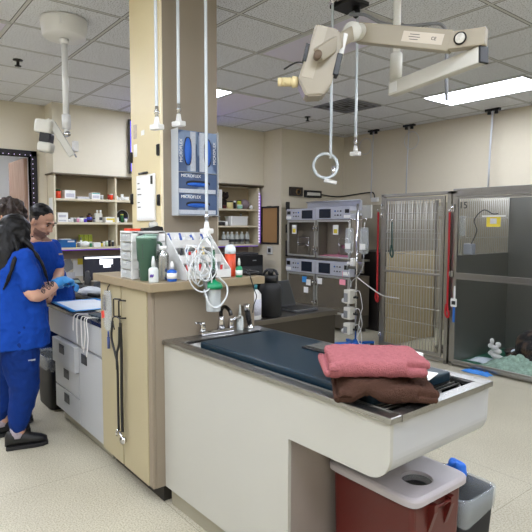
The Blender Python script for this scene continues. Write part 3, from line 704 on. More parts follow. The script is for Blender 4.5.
# sprinklers, vent, ceiling sensor
for x, y, lab in ((-5.47, 1.35, 'dark fire sprinkler head left of the round lamp mount'), (-5.66, 5.25, 'dark fire sprinkler head near the vent')):
    m = MB(); m.lathe((x, y, 3.0995), [(0, 0), (.045, 0), (.045, -.008), (.014, -.012), (.014, -.05), (.03, -.055), (.03, -.062), (0, -.064)], 16); tag(obj('fire_sprinkler', m, blk), lab, 'sprinkler')
t = thing('air_vent', 'slatted grey ceiling air vent near the far corner', 'vent', (-4.83, 5.15, 3.1))
m = MB(); vx0, vx1, vy0, vy1 = -5.13, -4.52, 4.86, 5.47
for a in ((vx0, vx1, vy0, vy0+.03), (vx0, vx1, vy1-.03, vy1), (vx0, vx0+.03, vy0+.03, vy1-.03), (vx1-.03, vx1, vy0+.03, vy1-.03)): m.box(*a, 3.085, 3.0995)
obj('frame', m, grey_p, t)
m = MB(); m.box(vx0+.03, vx1-.03, vy0+.03, vy1-.03, 3.096, 3.0995); obj('dark_opening', m, dark_m, t)
m = MB()
for k in range(3):
    e = .07+.075*k
    for a in ((vx0+e, vx1-e, vy0+e, vy0+e+.02), (vx0+e, vx1-e, vy1-e-.02, vy1-e), (vx0+e, vx0+e+.02, vy0+e+.02, vy1-e-.02), (vx1-e-.02, vx1-e, vy0+e+.02, vy1-e-.02)): m.box(*a, 3.086, 3.094)
obj('slats', m, grey_p, t)

# ------------------------------------------------------------------ on the pillar
t = thing('whiteboard', 'small white marker board on the cream pillar door', 'whiteboard', (-3.09, 1.49, 1.57))
m = MB(); m.box(-3.215, -2.965, 1.483, 1.4995, 1.575, 1.865, .008, 3); obj('board', m, white_p, t)
m = MB(); m.box(-3.2, -2.98, 1.4815, 1.4835, 1.59, 1.85, .001); obj('writing_surface', m, M('board_white', (246,248,248), .2), t)
m = MB(); m.cyl((-3.16, 1.48, 1.873), (-3.05, 1.48, 1.873), .008, seg=10); m.box(-3.0, -2.98, 1.478, 1.483, 1.80, 1.85); obj('marker', m, blk, t)
for k, z in enumerate((1.81, 1.775, 1.74, 1.69, 1.66)):
    m = MB(); m.box(-3.19, -3.19+.03+.012*(k % 3), 1.4812, 1.4816, z, z+.006); obj('written_line', m, dgrey_p, t)
for x, z, w_, h_, mm, lab in ((-3.25, 2.15, .05, .09, M('photo_sticker', (190,176,160), .5, var=.5, scale=60), 'small picture sticker high on the cream pillar door'), (-3.25, 2.03, .05, .08, paper, 'small white paper label below the picture sticker on the pillar'), (-3.14, 2.13, .045, .03, paper, 'tiny white sticker right of the picture sticker on the pillar')):
    m = MB(); m.box(x-w_/2, x+w_/2, 1.498, 1.4996, z-h_/2, z+h_/2); tag(obj('sticker', m, mm), lab, 'sticker')
# glove dispenser
def glove_print(name, base):
    mm = bpy.data.materials.new(name); mm.use_nodes = True; nt = mm.node_tree; b = nt.nodes['Principled BSDF']; b.inputs['Roughness'].default_value = .3
    tc = nt.nodes.new('ShaderNodeTexCoord'); wv = nt.nodes.new('ShaderNodeTexWave'); wv.inputs['Scale'].default_value = 7; wv.inputs['Distortion'].default_value = 6; wv.inputs['Detail'].default_value = 2
    nt.links.new(tc.outputs['Object'], wv.inputs[0]); rp = nt.nodes.new('ShaderNodeValToRGB')
    rp.color_ramp.elements[0].color = rgb(*base); rp.color_ramp.elements[0].position = .55; rp.color_ramp.elements[1].color = rgb(126,146,176); rp.color_ramp.elements[1].position = .95
    nt.links.new(wv.outputs['Fac'], rp.inputs[0]); nt.links.new(rp.outputs[0], b.inputs['Base Color']); return mm
gbox = glove_print('glove_carton', (72,92,128)); gb_edge = M('light_blue_carton_side', (150,180,206), .4, var=.1, scale=40)
glove_m = M('blue_nitrile_gloves', (30,96,196), .5, var=.08, bump=.6, bscale=70)
gx0, gx1 = -2.895, -2.826
t = thing('glove_rack', 'clear rack on the pillar holding four glove boxes', 'rack', (-2.86, 1.69, 1.61))
m = MB(); m.box(-2.8995, -2.8955, 1.568, 1.865, 1.61, 2.125); m.box(-2.8955, -2.815, 1.568, 1.86, 1.608, 1.613); m.box(-2.8955, -2.815, 1.568, 1.571, 1.613, 2.125); m.box(-2.8955, -2.815, 1.852, 1.855, 1.613, 2.125); m.box(-2.8955, -2.815, 1.571, 1.852, 1.8675, 1.8705)
obj('acrylic_frame', m, clear_p, t)
m = MB(); m.box(-2.895, -2.83, 1.8555, 1.866, 1.6, 2.1, .004); obj('edge_strip', m, steel_d, t)
def glovebox(y0, y1, z0, z1, label, vert):
    t = thing('glove_box', label, 'glove box', (-2.86, (y0+y1)/2, z0))
    m = MB(); m.box(gx0, gx1, y0, y1, z0, z1, .002); c = obj('carton', m, gbox, t)
    yc = (y0+y1)/2; zc = (z0+z1)/2
    m = MB(); ry, rz = (.026, .085) if vert else (.085, .018)
    zc2 = zc if vert else z0+(z1-z0)*.5
    m.rings([[(gx1+.0015, yc+ry*math.copysign(abs(math.cos(a))**.7, math.cos(a)), zc2+rz*math.copysign(abs(math.sin(a))**.7, math.sin(a))) for a in [2*PI*k/28 for k in range(28)]], [(gx1-.0005, yc+ry*math.copysign(abs(math.cos(a))**.7, math.cos(a)), zc2+rz*math.copysign(abs(math.sin(a))**.7, math.sin(a))) for a in [2*PI*k/28 for k in range(28)]]], smooth=False)
    obj('opening', m, blk, t)
    m = MB(); m.ball((gx1+.001, yc+(0 if vert else -.0), zc2-(0 if vert else .006)), (.012, ry*.93, rz*(.95 if vert else .72))); obj('gloves', m, glove_m, t)
    m = MB()
    if vert: m.box(gx1, gx1+.0008, y1-.05 if yc < 1.71 else y0+.01, y1-.014 if yc < 1.71 else y0+.046, z0+.005, z1-.005)
    else: m.box(gx1, gx1+.0008, y0+.004, y1-.01, z0+.003, z0+.028)
    lab = obj('info_band', m, M('pale_band', (190,196,206), .4, var=.25, scale=120), t)
    if vert: text('MICROFLEX', .026, paper, Vector((gx1+.001, y0+.02 if yc < 1.71 else y1-.018, zc)), RXX @ Matrix.Rotation(PI/2, 3, 'Z'), t)
    else: text('MICROFLEX', .026, paper, Vector((gx1+.001, yc-.05, z1-.018)), RXX, t)
    m = MB(); m.box(gx0, gx1-.003, y0-.001, y0-.0002, z0+.004, z1-.004); obj('carton_side', m, gb_edge, t)
glovebox(1.575, 1.709, 1.872, 2.118, 'upright glove box in the upper left of the pillar rack', True)
glovebox(1.713, 1.849, 1.872, 2.118, 'upright glove box in the upper right of the pillar rack', True)
glovebox(1.575, 1.849, 1.742, 1.8655, 'sideways glove box in the middle of the pillar rack', False)
glovebox(1.575, 1.849, 1.615, 1.7395, 'sideways glove box at the bottom of the pillar rack', False)

# ------------------------------------------------------------------ on the ledge
LZ = 1.2435
t = thing('drawer_organizer', 'small clear five-drawer plastic organizer on the ledge corner', 'organizer', (-2.87, 1.36, LZ))
ox0, ox1, oy0, oy1 = -2.945, -2.79, 1.255, 1.465
m = MB()
m.box(ox0, ox0+.008, oy0, oy1, LZ, LZ+.268); m.box(ox1-.008, ox1, oy0, oy0+.04, LZ, LZ+.268); m.box(ox1-.008, ox1, oy1-.04, oy1, LZ, LZ+.268); m.box(ox0, ox1, oy0, oy1, LZ+.262, LZ+.272, .002)
for k in range(6): m.box(ox0+.008, ox1-.0, oy0+.01, oy1, LZ+.052*k, LZ+.052*k+.005)
m.box(ox0+.008, ox1-.01, oy1-.005, oy1, LZ+.005, LZ+.26)
obj('frame', m, white_p, t)
for k in range(5):
    z = LZ+.052*k+.007
    m = MB(); m.box(ox0+.011, ox1-.011, oy0-.004, oy0+.003, z, z+.042, .003); m.box(ox0+.013, ox1-.013, oy0+.003, oy1-.01, z, z+.003); m.box(ox0+.013, ox0+.016, oy0+.003, oy1-.01, z, z+.035); m.box(ox1-.016, ox1-.013, oy0+.003, oy1-.01, z, z+.035)
    d = obj('drawer', m, CLEAR('drawer_clear', (226,230,230), .6, .12), t)
    m = MB(); m.box((ox0+ox1)/2-.02, (ox0+ox1)/2+.02, oy0-.012, oy0-.004, z+.026, z+.036, .002); obj('pull', m, clear_p, d)
    m = MB()
    for q in range(7): m.obox((ox0+.03+.016*q, oy0+.02+.02*random.random(), z+.013), (.012, .02, .012), Matrix.Rotation(random.random()*3, 3, 'Z'))
    obj('contents', m, M('small_contents', (186,176,160), .5, var=.5, scale=60), d)
m = MB(); m.box(-2.925, -2.845, 1.27, 1.36, LZ+.2725, LZ+.286, .003); tag(obj('red_case', m, orange_p), 'flat orange red case on top of the drawer organizer', 'case')
t = thing('tape_dispenser', 'black and grey desk tape dispenser on the drawer organizer', 'tape dispenser', (-2.82, 1.41, LZ+.2725))
m = MB(); m.prism([(1.33, LZ+.2725), (1.46, LZ+.2725), (1.455, LZ+.295), (1.42, LZ+.302), (1.37, LZ+.29), (1.335, LZ+.29)], 'x', -2.84, -2.80); obj('base', m, blk, t)
m = MB(); m.cyl((-2.835, 1.405, LZ+.305), (-2.805, 1.405, LZ+.305), .024, seg=20); obj('tape_roll', m, clear_p, t)
# tumbler
tg = M('sage_green_enamel', (58,90,72), .5, var=.02)
tx, ty = -2.705, 1.305
t = thing('tumbler', 'tall sage green tumbler cup with handle on the ledge', 'tumbler', (tx, ty, LZ))
m = MB(); m.lathe((tx, ty, LZ), [(0, 0), (.036, 0), (.038, .006), (.043, .10), (.052, .112), (.057, .225), (.057, .232), (0, .232)], 28); obj('cup', m, tg, t)
m = MB(); m.lathe((tx, ty, LZ+.2325), [(.058, 0), (.059, .008), (.05, .014), (0, .014)], 28); m.box(tx-.01, tx+.02, ty-.02, ty+.06, LZ+.247, LZ+.256, .003); obj('lid', m, M('clear_green_lid', (150,180,164), .2), t)
m = MB(); m.tube(bez([(tx-.02, ty+.052, LZ+.21), (tx-.025, ty+.10, LZ+.2), (tx-.025, ty+.10, LZ+.14), (tx-.02, ty+.048, LZ+.115)], 6), .008, 8); obj('handle', m, tg, t)
m = MB()
for q in range(7):
    dq = Vector((math.cos(-.85), math.sin(-.85), 0)); m.ball(Vector((tx, ty, LZ+.125+.012*q))+dq*(.053+.0006*q), (.003, .003, .0035), seg=8)
obj('printed_mark', m, dgrey_p, t)
# dropper bottle, silver can, blue bottle
def bottle(name, label, x, y, z, r, h, mat, capmat, neck=.35, nozzle=0.0, band=None, bandmat=None, cat='bottle', caph=.02, grp=None):
    t = thing(name, label, cat, (x, y, z), 0, grp)
    m = MB(); m.lathe((x, y, z), [(0, 0), (r*.95, 0), (r, .004), (r, h*.72), (r*.85, h*.80), (r*neck, h*.86), (r*neck, h*.9), (0, h*.9)], 18); obj('body', m, mat, t)
    m = MB(); m.lathe((x, y, z+h*.9), [(r*neck*1.2, 0), (r*neck*1.2, caph)] + ([(r*.2, caph+nozzle)] if nozzle else []) + [(0, caph+nozzle)], 14); obj('cap', m, capmat, t)
    if band:
        m = MB(); m.lathe((x, y, z+h*band[0]), [(r+.0008, 0), (r+.0008, h*(band[1]-band[0]))], 18); obj('label_band', m, bandmat, t)
    return t
milky = CLEAR('milky_plastic', (226,232,230), .25, .3)
t = bottle('squeeze_bottle', 'clear squeeze bottle with purple writing, foremost on the ledge corner', -2.585, 1.285, LZ, .026, .095, milky, milky, nozzle=.035)
m = MB()
for q in range(4):
    an = -1.15+.2*q; m.ball((-2.585+.0255*math.cos(an), 1.285+.0255*math.sin(an), LZ+.035+.004*(q % 2)), (.004, .004, .008), seg=8)
obj('purple_writing', m, M('purple_ink', (80,50,140), .5), t)
bottle('silver_can', 'tall silver metal can behind the clear squeeze bottle', -2.64, 1.372, LZ, .033, .19, M('silver_can_metal', (170,172,170), .25, .9, var=.3, scale=9), M('white_cap', (235,235,232), .4), neck=.5)
bottle('dropper_bottle', 'small blue bottle with white cap beside the silver can', -2.575, 1.39, LZ, .027, .075, M('blue_bottle', (24,92,190), .3), white_p, nozzle=.02, band=(.2, .62), bandmat=paper)
# white tiered bins
t = thing('tiered_bin_rack', 'white three-tier slanted bin rack of small supplies on the ledge', 'bin rack', (-2.73, 1.6, LZ))
bx0, bx1, by0, by1 = -2.88, -2.565, 1.475, 1.775
side = [(bx0, LZ), (bx1, LZ), (bx1, LZ+.05), (bx0+.08, LZ+.262), (bx0, LZ+.262)]
m = MB(); m.prism(side, 'y', by0, by0+.006); obj('side_panel', m, white_p, t)
m = MB(); m.prism(side, 'y', by1-.006, by1); obj('side_panel', m, white_p, t)
m = MB(); m.box(bx0, bx0+.005, by0+.006, by1-.006, LZ, LZ+.262); obj('back_panel', m, white_p, t)
tiers = ((bx1-.002, LZ+.004), (bx1-.10, LZ+.088), (bx1-.19, LZ+.172))
for xf, z in tiers:
    m = MB(); m.box(bx0+.005, xf, by0+.006, by1-.006, z, z+.005); m.box(xf-.005, xf, by0+.006, by1-.006, z+.005, z+.046)
    m.box(bx0+.005, xf-.005, (by0+by1)/2-.002, (by0+by1)/2+.002, z+.005, z+.06); obj('tray', m, white_p, t)
cols = [(190,40,44), (230,120,60), (240,220,160), (60,150,110), (60,90,170), (235,235,230), (120,70,50), (200,220,230), (40,40,46)]
for ti, (xf, z) in enumerate(tiers):
    for k in range(11):
        c = cols[(k*5+ti*3) % len(cols)] if ti == 1 else (cols[5] if k % 3 else cols[[0, 3, 4][ti]])
        y = by0+.022+(by1-by0-.05)*k/10; x = xf-.022-.02*random.random()
        mm = M('supply_%d_%d_%d' % c, c, .45); m = MB(); L = .05+.03*random.random()
        R = Matrix.Rotation(random.uniform(-.5, .5), 3, 'X') @ Matrix.Rotation(random.uniform(-.4, .2), 3, 'Y')
        vs_ = m.cyl((0, 0, -L/2), (0, 0, L/2), .0075, .0075, 8)
        for v in vs_: v.co = R @ v.co + Vector((x, y, z+.009+L/2))
        tag(obj('supply_tube', m, mm), ['small supply tube standing in the lowest tray of the white bin rack', 'small colourful supply tube in the middle tray of the white bin rack', 'small pale supply tube in the top tray of the white bin rack'][ti], 'supplies', ['supplies in the lowest bin', 'supplies in the middle bin', 'supplies in the top bin'][ti])
t = thing('wipes_canister', 'orange wipes canister with clear white lid on the ledge right of the bin rack', 'canister', (-2.63, 1.815, LZ))
m = MB(); m.lathe((-2.63, 1.815, LZ), [(0, 0), (.031, 0), (.033, .004), (.033, .135), (0, .135)], 24); obj('body', m, M('orange_canister', (214,74,34), .4, var=.06), t)
m = MB(); m.lathe((-2.63, 1.815, LZ+.1355), [(.034, 0), (.034, .03), (.026, .05), (.012, .056), (0, .056)], 24); obj('lid', m, M('pale_lid', (222,232,236), .25), t)
bottle('green_bottle', 'small green bottle with white label right of the orange canister', -2.56, 1.83, LZ, .02, .075, green_p, M('pale_cap', (214,224,214), .3), nozzle=.025, band=(.15, .55), bandmat=paper)
t = thing('clipper', 'black corded device lying at the far end of the ledge', 'clipper', (-2.6, 1.95, LZ))
m = MB(); m.ball((-2.6, 1.955, LZ+.016), (.03, .055, .016)); m.box(-2.63, -2.575, 1.9, 1.93, LZ+.001, LZ+.02, .006); obj('body', m, blk, t)
m = MB(); m.tube([Vector((-2.61, 1.91, LZ+.03)) + Vector((.035*math.cos(a), .03*math.sin(a), .006*math.sin(a*3))) for a in [2*PI*k/10*1.0 for k in range(34)]], .004, 6); obj('coiled_cord', m, dgrey_p, t)
m = MB(); m.tube(bez([(-2.575, 1.9, LZ+.012), (-2.53, 1.885, LZ+.013), (-2.508, 1.88, LZ-.01), (-2.506, 1.9, LZ-.07), (-2.512, 1.925, LZ-.12), (-2.512, 1.905, LZ-.17), (-2.53, 1.91, LZ-.22)]), .0032, 6); obj('hanging_cord', m, blk, t)
# looped tubing and bottle hanging under the long hose drop
t = thing('tubing_bundle', 'bundle of looped clear tubing hanging from the long hose drop', 'tubing', (-2.50, 1.6, 1.49))
m = MB(); m.tube(bez([(-2.655, 1.645, 1.51), (-2.6, 1.63, 1.47), (-2.5, 1.61, 1.42)]), .009, 8); obj('connector_tube', m, white_p, t)
ctube = CLEAR('clear_tubing', (236,240,242), .35, .12)
rnd = random.Random(3)
for k in range(8):
    cy = 1.512+rnd.uniform(-.035, .035); cz = 1.335+rnd.uniform(-.05, .04); ry = rnd.uniform(.03, .075); rz = rnd.uniform(.075, .13); tw = rnd.uniform(-.5, .5); cxx = -2.475+rnd.uniform(-.03, .03)
    m = MB(); pts = []
    for q in range(28):
        a = 2*PI*q/28; y = ry*math.cos(a); z = rz*math.sin(a); y, z = y*math.cos(tw)-z*math.sin(tw), y*math.sin(tw)+z*math.cos(tw); pts.append((cxx+.012*math.sin(2*a+k), cy+y, cz+z))
    m.tube(pts, .0042, 6, closed=True); obj('tube_loop', m, ctube, t)
m = MB(); m.tube(bez([(-2.47, 1.53, 1.26), (-2.46, 1.54, 1.2), (-2.455, 1.53, 1.16)]), .012, 8); obj('mask_end', m, M('grey_fitting', (110,112,112), .4), t)
m = MB(); m.tube(bez([(-2.455, 1.52, 1.2), (-2.43, 1.54, 1.12), (-2.425, 1.59, 1.1), (-2.425, 1.645, 1.15), (-2.44, 1.66, 1.21), (-2.45, 1.61, 1.262)]), .0055, 8); obj('return_tube', m, ctube, t)
bx, by = -2.468, 1.588
t = thing('humidifier_bottle', 'clear bubble bottle with green lid hanging in front of the ledge', 'bottle', (bx, by, 1.07))
m = MB(); m.lathe((bx, by, 1.073), [(0, 0), (.038, 0), (.041, .006), (.043, .125), (.042, .13)], 24); obj('jar', m, CLEAR('bubble_jar', (226,234,236), .5, .08), t)
m = MB(); m.lathe((bx, by, 1.20), [(.053, 0), (.053, .014), (.045, .032), (.02, .042), (.014, .05), (0, .05)], 24); obj('lid', m, green_p, t)
m = MB(); m.lathe((bx, by, 1.2505), [(.012, 0), (.014, .02), (.02, .025), (.02, .05), (.012, .052), (0, .052)], 16); obj('nut', m, M('dark_metal', (70,74,74), .3, .8), t)
m = MB(); m.tube([(bx, by, 1.1), (bx, by, 1.2)], .005, 8); obj('dip_tube', m, white_p, t)
m = MB(); m.tube(bez([(bx, by, 1.30), (bx-.04, by+.03, 1.4), (-2.62, 1.66, 1.46), (-2.656, 1.648, 1.5)]), .007, 8); obj('supply_tube', m, CLEAR('green_tinted_tube', (60,120,90), .3), t)
# soap squeeze bottle on sink deck
bottle('squeeze_bottle', 'translucent cone-tip squeeze bottle standing on the sink deck by the sprayer', -2.548, 1.828, zt+.001, .021, .10, milky, milky, nozzle=.04)
# ------------------------------------------------------------------ hanging on cabinet doors
t = thing('stethoscope', 'black tubed stethoscope hanging on chrome hooks on the cabinet doors', 'stethoscope', (-2.95, 1.25, .3))
m = MB()
for x in (-3.005, -2.925):
    m.tube([(x+.03, 1.2615, 1.115), (x, 1.252, 1.115), (x, 1.252, 1.0), (x+.03, 1.2615, 1.0)], .005, 6)
tag(obj('door_pull', m, chrome), 'pair of chrome wire pulls on the beige cabinet doors', 'handle') if False else None
for x, dn in ((-3.005, 0), (-2.928, 1)):
    m = MB(); m.tube([(x+.035, 1.2615, 1.11), (x+.003, 1.235, 1.112), (x, 1.232, 1.108), (x, 1.232, 1.012), (x+.003, 1.235, 1.006), (x+.035, 1.2615, 1.008)], .0048, 8)
    hobj = obj('wire_pull', m, blk_gloss if dn else M('dark_chrome', (90,90,92), .2, .9)); tag(hobj, ['black wire door pull on the left beige door behind the stethoscope', 'black wire door pull on the right beige door behind the stethoscope'][dn], 'handle')
m = MB(); m.tube(bez([(-2.985, 1.215, .93), (-3.0, 1.21, .985), (-2.98, 1.212, 1.008), (-2.93, 1.214, 1.012), (-2.90, 1.214, 1.0), (-2.905, 1.212, .95)]), .0045, 8); obj('ear_tubes', m, M('dark_chrome', (90,90,92), .2, .9), t)
m = MB(); m.tube(bez([(-3.0, 1.21, .98), (-3.02, 1.21, .88), (-2.975, 1.21, .80), (-2.94, 1.21, .72), (-2.945, 1.213, .5), (-2.945, 1.214, .33)]), .0075, 8); m.tube(bez([(-2.905, 1.212, .96), (-2.91, 1.21, .86), (-2.95, 1.212, .79), (-2.945, 1.21, .70)]), .0075, 8); obj('rubber_tube', m, blk, t)
m = MB(); m.tube(bez([(-2.915, 1.222, .98), (-2.905, 1.222, .8), (-2.915, 1.222, .5), (-2.91, 1.222, .33)]), .009, 8); obj('second_tube', m, blk, t)
m = MB(); m.cyl((-2.93, 1.214, .325), (-2.895, 1.214, .29), .008); m.lathe((-2.89, 1.216, .285), [(0, -.012), (.02, -.012), (.022, 0), (.022, .008), (0, .012)], 18, axis=(.3, -1, 0)); m.cyl((-2.955, 1.214, .33), (-2.975, 1.214, .31), .009); m.cyl((-2.975, 1.214, .315), (-2.975, 1.214, .285), .008); obj('chest_piece', m, chrome, t)
t.location.y += .0115
t = thing('fluid_bag', 'clear fluid bag with red sticker hanging beside the stethoscope', 'fluid bag', (-3.13, 1.24, .95))
m = MB()
rr = []
for z, w_, d_ in ((.895, .015, .004), (.91, .055, .012), (.97, .064, .018), (1.06, .062, .014), (1.12, .058, .008), (1.148, .05, .004)):
    rr.append([(-3.13+w_*math.cos(a), 1.245+d_*math.sin(a), z) for a in [2*PI*k/20 for k in range(20)]])
m.rings(rr); obj('bag', m, clear_b, t)
m = MB(); m.box(-3.16, -3.105, 1.222, 1.2235, 1.03, 1.125); obj('printed_text', m, CLEAR('grey_print', (90,94,100), .72), t)
m = MB(); m.obox((-3.15, 1.2215, 1.0), (.04, .002, .045), Matrix.Rotation(-.25, 3, 'Y')); obj('red_sticker', m, M('red_sticker', (238,70,52), .5), t)
m = MB(); m.cyl((-3.12, 1.243, .897), (-3.12, 1.243, .86), .006); m.cyl((-3.12, 1.243, .862), (-3.12, 1.243, .79), .009); obj('port', m, M('blue_port', (60,80,140), .4), t)
m = MB(); m.tube([(-3.13, 1.245, 1.145), (-3.13, 1.25, 1.17), (-3.13, 1.262, 1.185)], .004, 6); obj('hook', m, blk, t)
# ------------------------------------------------------------------ wall shelving
shelf_m = M('beige_shelf_board', (216,206,180), .5, var=.02)
sback_m = M('taupe_shelf_back', (158,142,112), .6, var=.02)
def shelving(y0, y1, z0, zs, z1, divs, label):
    t = thing('wall_shelving', label, 'shelving', (-7.19, (y0+y1)/2, z0-.03))
    xb, xf = XW+.001, XS-.012
    m = MB(); m.box(xb, xb+.012, y0, y1, z0, z1); obj('back_panel', m, sback_m, t)
    for y in [y0, y1-.022]+divs:
        m = MB(); m.box(xb+.012, xf, y, y+.022, z0-.03, z1, .002); obj('upright', m, shelf_m, t)
    ys = sorted([y0+.022]+divs+[y1-.022])
    for z in [z0]+zs:
        for i in range(len(ys)-1):
            a = ys[i]+(.022 if i else 0); m = MB(); m.box(xb+.012, xf, a+.001, ys[i+1]-.001, z-.028, z, .002); obj('shelf', m, shelf_m, t)
    return t
shelving(2.125, 3.76, 1.25, [1.583, 1.893], 2.199, [2.945], 'beige wall shelves of medicine boxes behind the people')
shelving(4.2, 5.46, 1.24, [1.545, 1.817], 2.17, [4.62], 'beige wall shelves with clear bottles right of the pillar')
m = MB(); m.box(XW, XS+.012, 2.1, YI-.001, 2.199, 2.216); tag(obj('shelf_cornice', m, M('dark_edge', (104,92,72), .5)), 'thin brown trim board along the top of the wall shelves', 'trim board')
for y0, y1, z, lab in ((2.14, 3.75, 1.216, 'purple LED strip under the medicine shelves'), (4.45, 5.44, 1.206, 'purple LED strip under the clear-bottle shelves')):
    m = MB(); m.tube([(-7.07, y0, z), (-7.07, y1, z)], .006, 6); tag(obj('led_strip', m, purple_e), lab, 'light strip')
t = thing('led_strip', 'vertical string of white and violet lights on the edge of the bottle shelves', 'light strip', (-7.045, 5.47, 1.24))
m = MB(); m.box(-7.05, -7.045, 5.445, 5.455, 1.25, 2.12)
obj('strip', m, white_p, t)
m = MB()
for k in range(18): m.box(-7.045, -7.037, 5.443, 5.457, 1.27+.047*k, 1.287+.047*k)
d = obj('bulb', m, white_e, t); d['kind'] = 'stuff'
m = MB(); m.tube([(-7.05, 5.475, 1.25), (-7.05, 5.475, 2.06)], .005, 6); obj('violet_strip', m, purple_e, t)

def sbox(lab, cat, x0, x1, y0, y1, z, h, mat, stripes=None, grp=None, name='box'):
    m = MB(); m.box(x0, x1, y0, y1, z+.0005, z+h, .003); o = tag(obj(name, m, mat), lab, cat, grp)
    if stripes:
        for (a, b, c, d, mm) in stripes:
            m = MB(); m.box(x1, x1+.0008, y0+(y1-y0)*a, y0+(y1-y0)*b, z+h*c, z+h*d); obj('print_patch', m, mm, o)
    return o
def LY(px): return 2.165+(px-57)*.01345
def jar(lab, cat, y, z, r, h, mat, cap, x=-7.12, capf=.2, name='jar', cr=1.0, grp=None):
    t = thing(name, lab, cat, (x, y, z), 0, grp)
    m = MB(); m.lathe((x, y, z+.0005), [(0, 0), (r, 0), (r, h*(1-capf)), (r*.9, h*(1-capf)), (0, h*(1-capf))], 14); obj('body', m, mat, t)
    m = MB(); m.lathe((x, y, z+h*(1-capf)+.001), [(r*cr, 0), (r*cr, h*capf), (0, h*capf)], 14); obj('lid', m, cap, t)
    return t
brown_gl = M('amber_glass', (70,40,30), .2); navy_m = M('navy_label', (46,50,150), .4); teal_m = M('teal_print', (90,180,170), .5)
pgrey = M('faint_print', (196,196,206), .5, var=.2, scale=80); z1_, z2_, z3_ = 1.893, 1.583, 1.25
jar('orange-red jar with dark green lid at the left end of the top medicine shelf', 'jar', LY(59.5), z1_, .032, .115, orange_p, M('dark_green', (20,70,40), .4))
sbox('white printed box on the top medicine shelf beside the orange-red jar', 'box', -7.2, -7.08, LY(65), LY(75), z1_, .11, paper, [(.1,.9,.15,.6,pgrey)])
sbox('low silver tray of flat packs in the middle of the top medicine shelf', 'tray', -7.2, -7.08, LY(77), LY(89), z1_, .03, M('silver_packs', (200,200,205), .4, var=.3, scale=50), name='tray')
sbox('white box with teal print on the top medicine shelf', 'box', -7.2, -7.08, LY(91.5), LY(100), z1_, .09, paper, [(.05,.95,.8,.95,teal_m),(.1,.9,.15,.6,pgrey)])
jar('small clear jar beside the teal-printed box on the top medicine shelf', 'jar', LY(102.5), z1_, .026, .06, clear_p, white_p)
jar('dark red bottle on the top medicine shelf by the divider', 'bottle', LY(109.8), z1_, .014, .075, M('dark_red', (150,40,30), .4), M('dark_red', (150,40,30), .4), name='bottle')
jar('orange-red bottle with white cap next to the divider on the top medicine shelf', 'bottle', LY(112.8), z1_, .024, .085, orange_p, white_p, name='bottle')
sbox('white box stacked lower at the left end of the middle medicine shelf', 'box', -7.2, -7.08, LY(57.5), LY(67.5), z2_, .05, paper, [(.1,.8,.2,.6,pgrey)])
sbox('white box stacked on top of another at the left end of the middle medicine shelf', 'box', -7.2, -7.08, LY(57.5), LY(67.5), z2_+.0505, .075, paper, [(.1,.8,.2,.6,pgrey)])
for px, r, h, mm, cc, lab in ((69.2,.016,.055,paper,blk,'tiny black-lidded white jar beside the stacked white boxes'), (72,.02,.06,white_p,white_p,'plain white jar, second past the stacked white boxes'), (75,.018,.06,grey_p,white_p,'grey jar with white lid on the middle medicine shelf'), (78,.018,.06,M('pink_lid', (220,150,180), .4),paper,'pinkish jar with white lid on the middle medicine shelf'), (81.5,.028,.075,paper,blk,'white jar with wide black lid on the middle medicine shelf'), (85.3,.02,.06,M('violet_jar', (90,60,190), .4),white_p,'violet jar with white cap on the middle medicine shelf'), (94.5,.02,.06,grey_p,blk,'dark-lidded grey jar between the amber bottle and the white jugs')):
    jar(lab, 'jar', LY(px), z2_, r, h, mm, cc)
t = jar('amber bottle with blue label on the middle medicine shelf', 'bottle', LY(89.5), z2_, .036, .12, brown_gl, blk, capf=.18, cr=.5, name='bottle')
m = MB(); m.lathe((-7.12, LY(89.5), z2_+.03), [(.0368, 0), (.0368, .04)], 14); obj('label_band', m, navy_m, t)
for px, lab in ((97, 'white plastic jug, left of two on the middle medicine shelf'), (100.5, 'white plastic jug with dark label, right of two on the middle medicine shelf')):
    y = LY(px); t = thing('jug', lab, 'jug', (-7.12, y, z2_))
    m = MB(); m.box(-7.16, -7.09, y-.03, y+.028, z2_+.0005, z2_+.125, .018, 3); m.cyl((-7.12, y+.008, z2_+.12), (-7.12, y+.008, z2_+.15), .012); obj('body', m, offw, t)
    m = MB(); m.cyl((-7.12, y+.008, z2_+.1505), (-7.12, y+.008, z2_+.168), .014); obj('cap', m, white_p, t)
    if px > 98: m = MB(); m.box(-7.09, -7.0885, y-.022, y+.02, z2_+.03, z2_+.07); obj('label_patch', m, dgrey_p, t)
sbox('white and yellow box lying by the divider on the middle medicine shelf', 'box', -7.2, -7.08, LY(105.5), LY(115), z2_, .075, paper, [(.05,.95,.45,.75,yellow_p),(.75,.98,.1,.4,yellow_p)])
t = thing('basket', 'blue plastic basket on the bottom medicine shelf', 'basket', (-7.14, LY(66), z3_))
m = MB(); y0, y1 = LY(58.5), LY(74)
for a in ((-7.22, -7.06, y0, y0+.006), (-7.22, -7.06, y1-.006, y1), (-7.22, -7.214, y0+.006, y1-.006), (-7.066, -7.06, y0+.006, y1-.006)): m.box(*a, z3_+.001, z3_+.10)
m.box(-7.22, -7.06, y0, y1, z3_+.0005, z3_+.006); m.box(-7.064, -7.05, y0-.004, y1+.004, z3_+.094, z3_+.104); obj('shell', m, M('basket_blue', (24,94,160), .4), t)
m = MB(); m.box(-7.2, -7.08, y0+.02, y1-.05, z3_+.008, z3_+.115, .01); obj('packs_inside', m, M('pale_packs', (196,204,206), .5, var=.4, scale=50), t)
m = MB(); m.box(-7.06, -7.0592, y0+.1, y1-.02, z3_+.07, z3_+.09); obj('label_strip', m, paper, t)
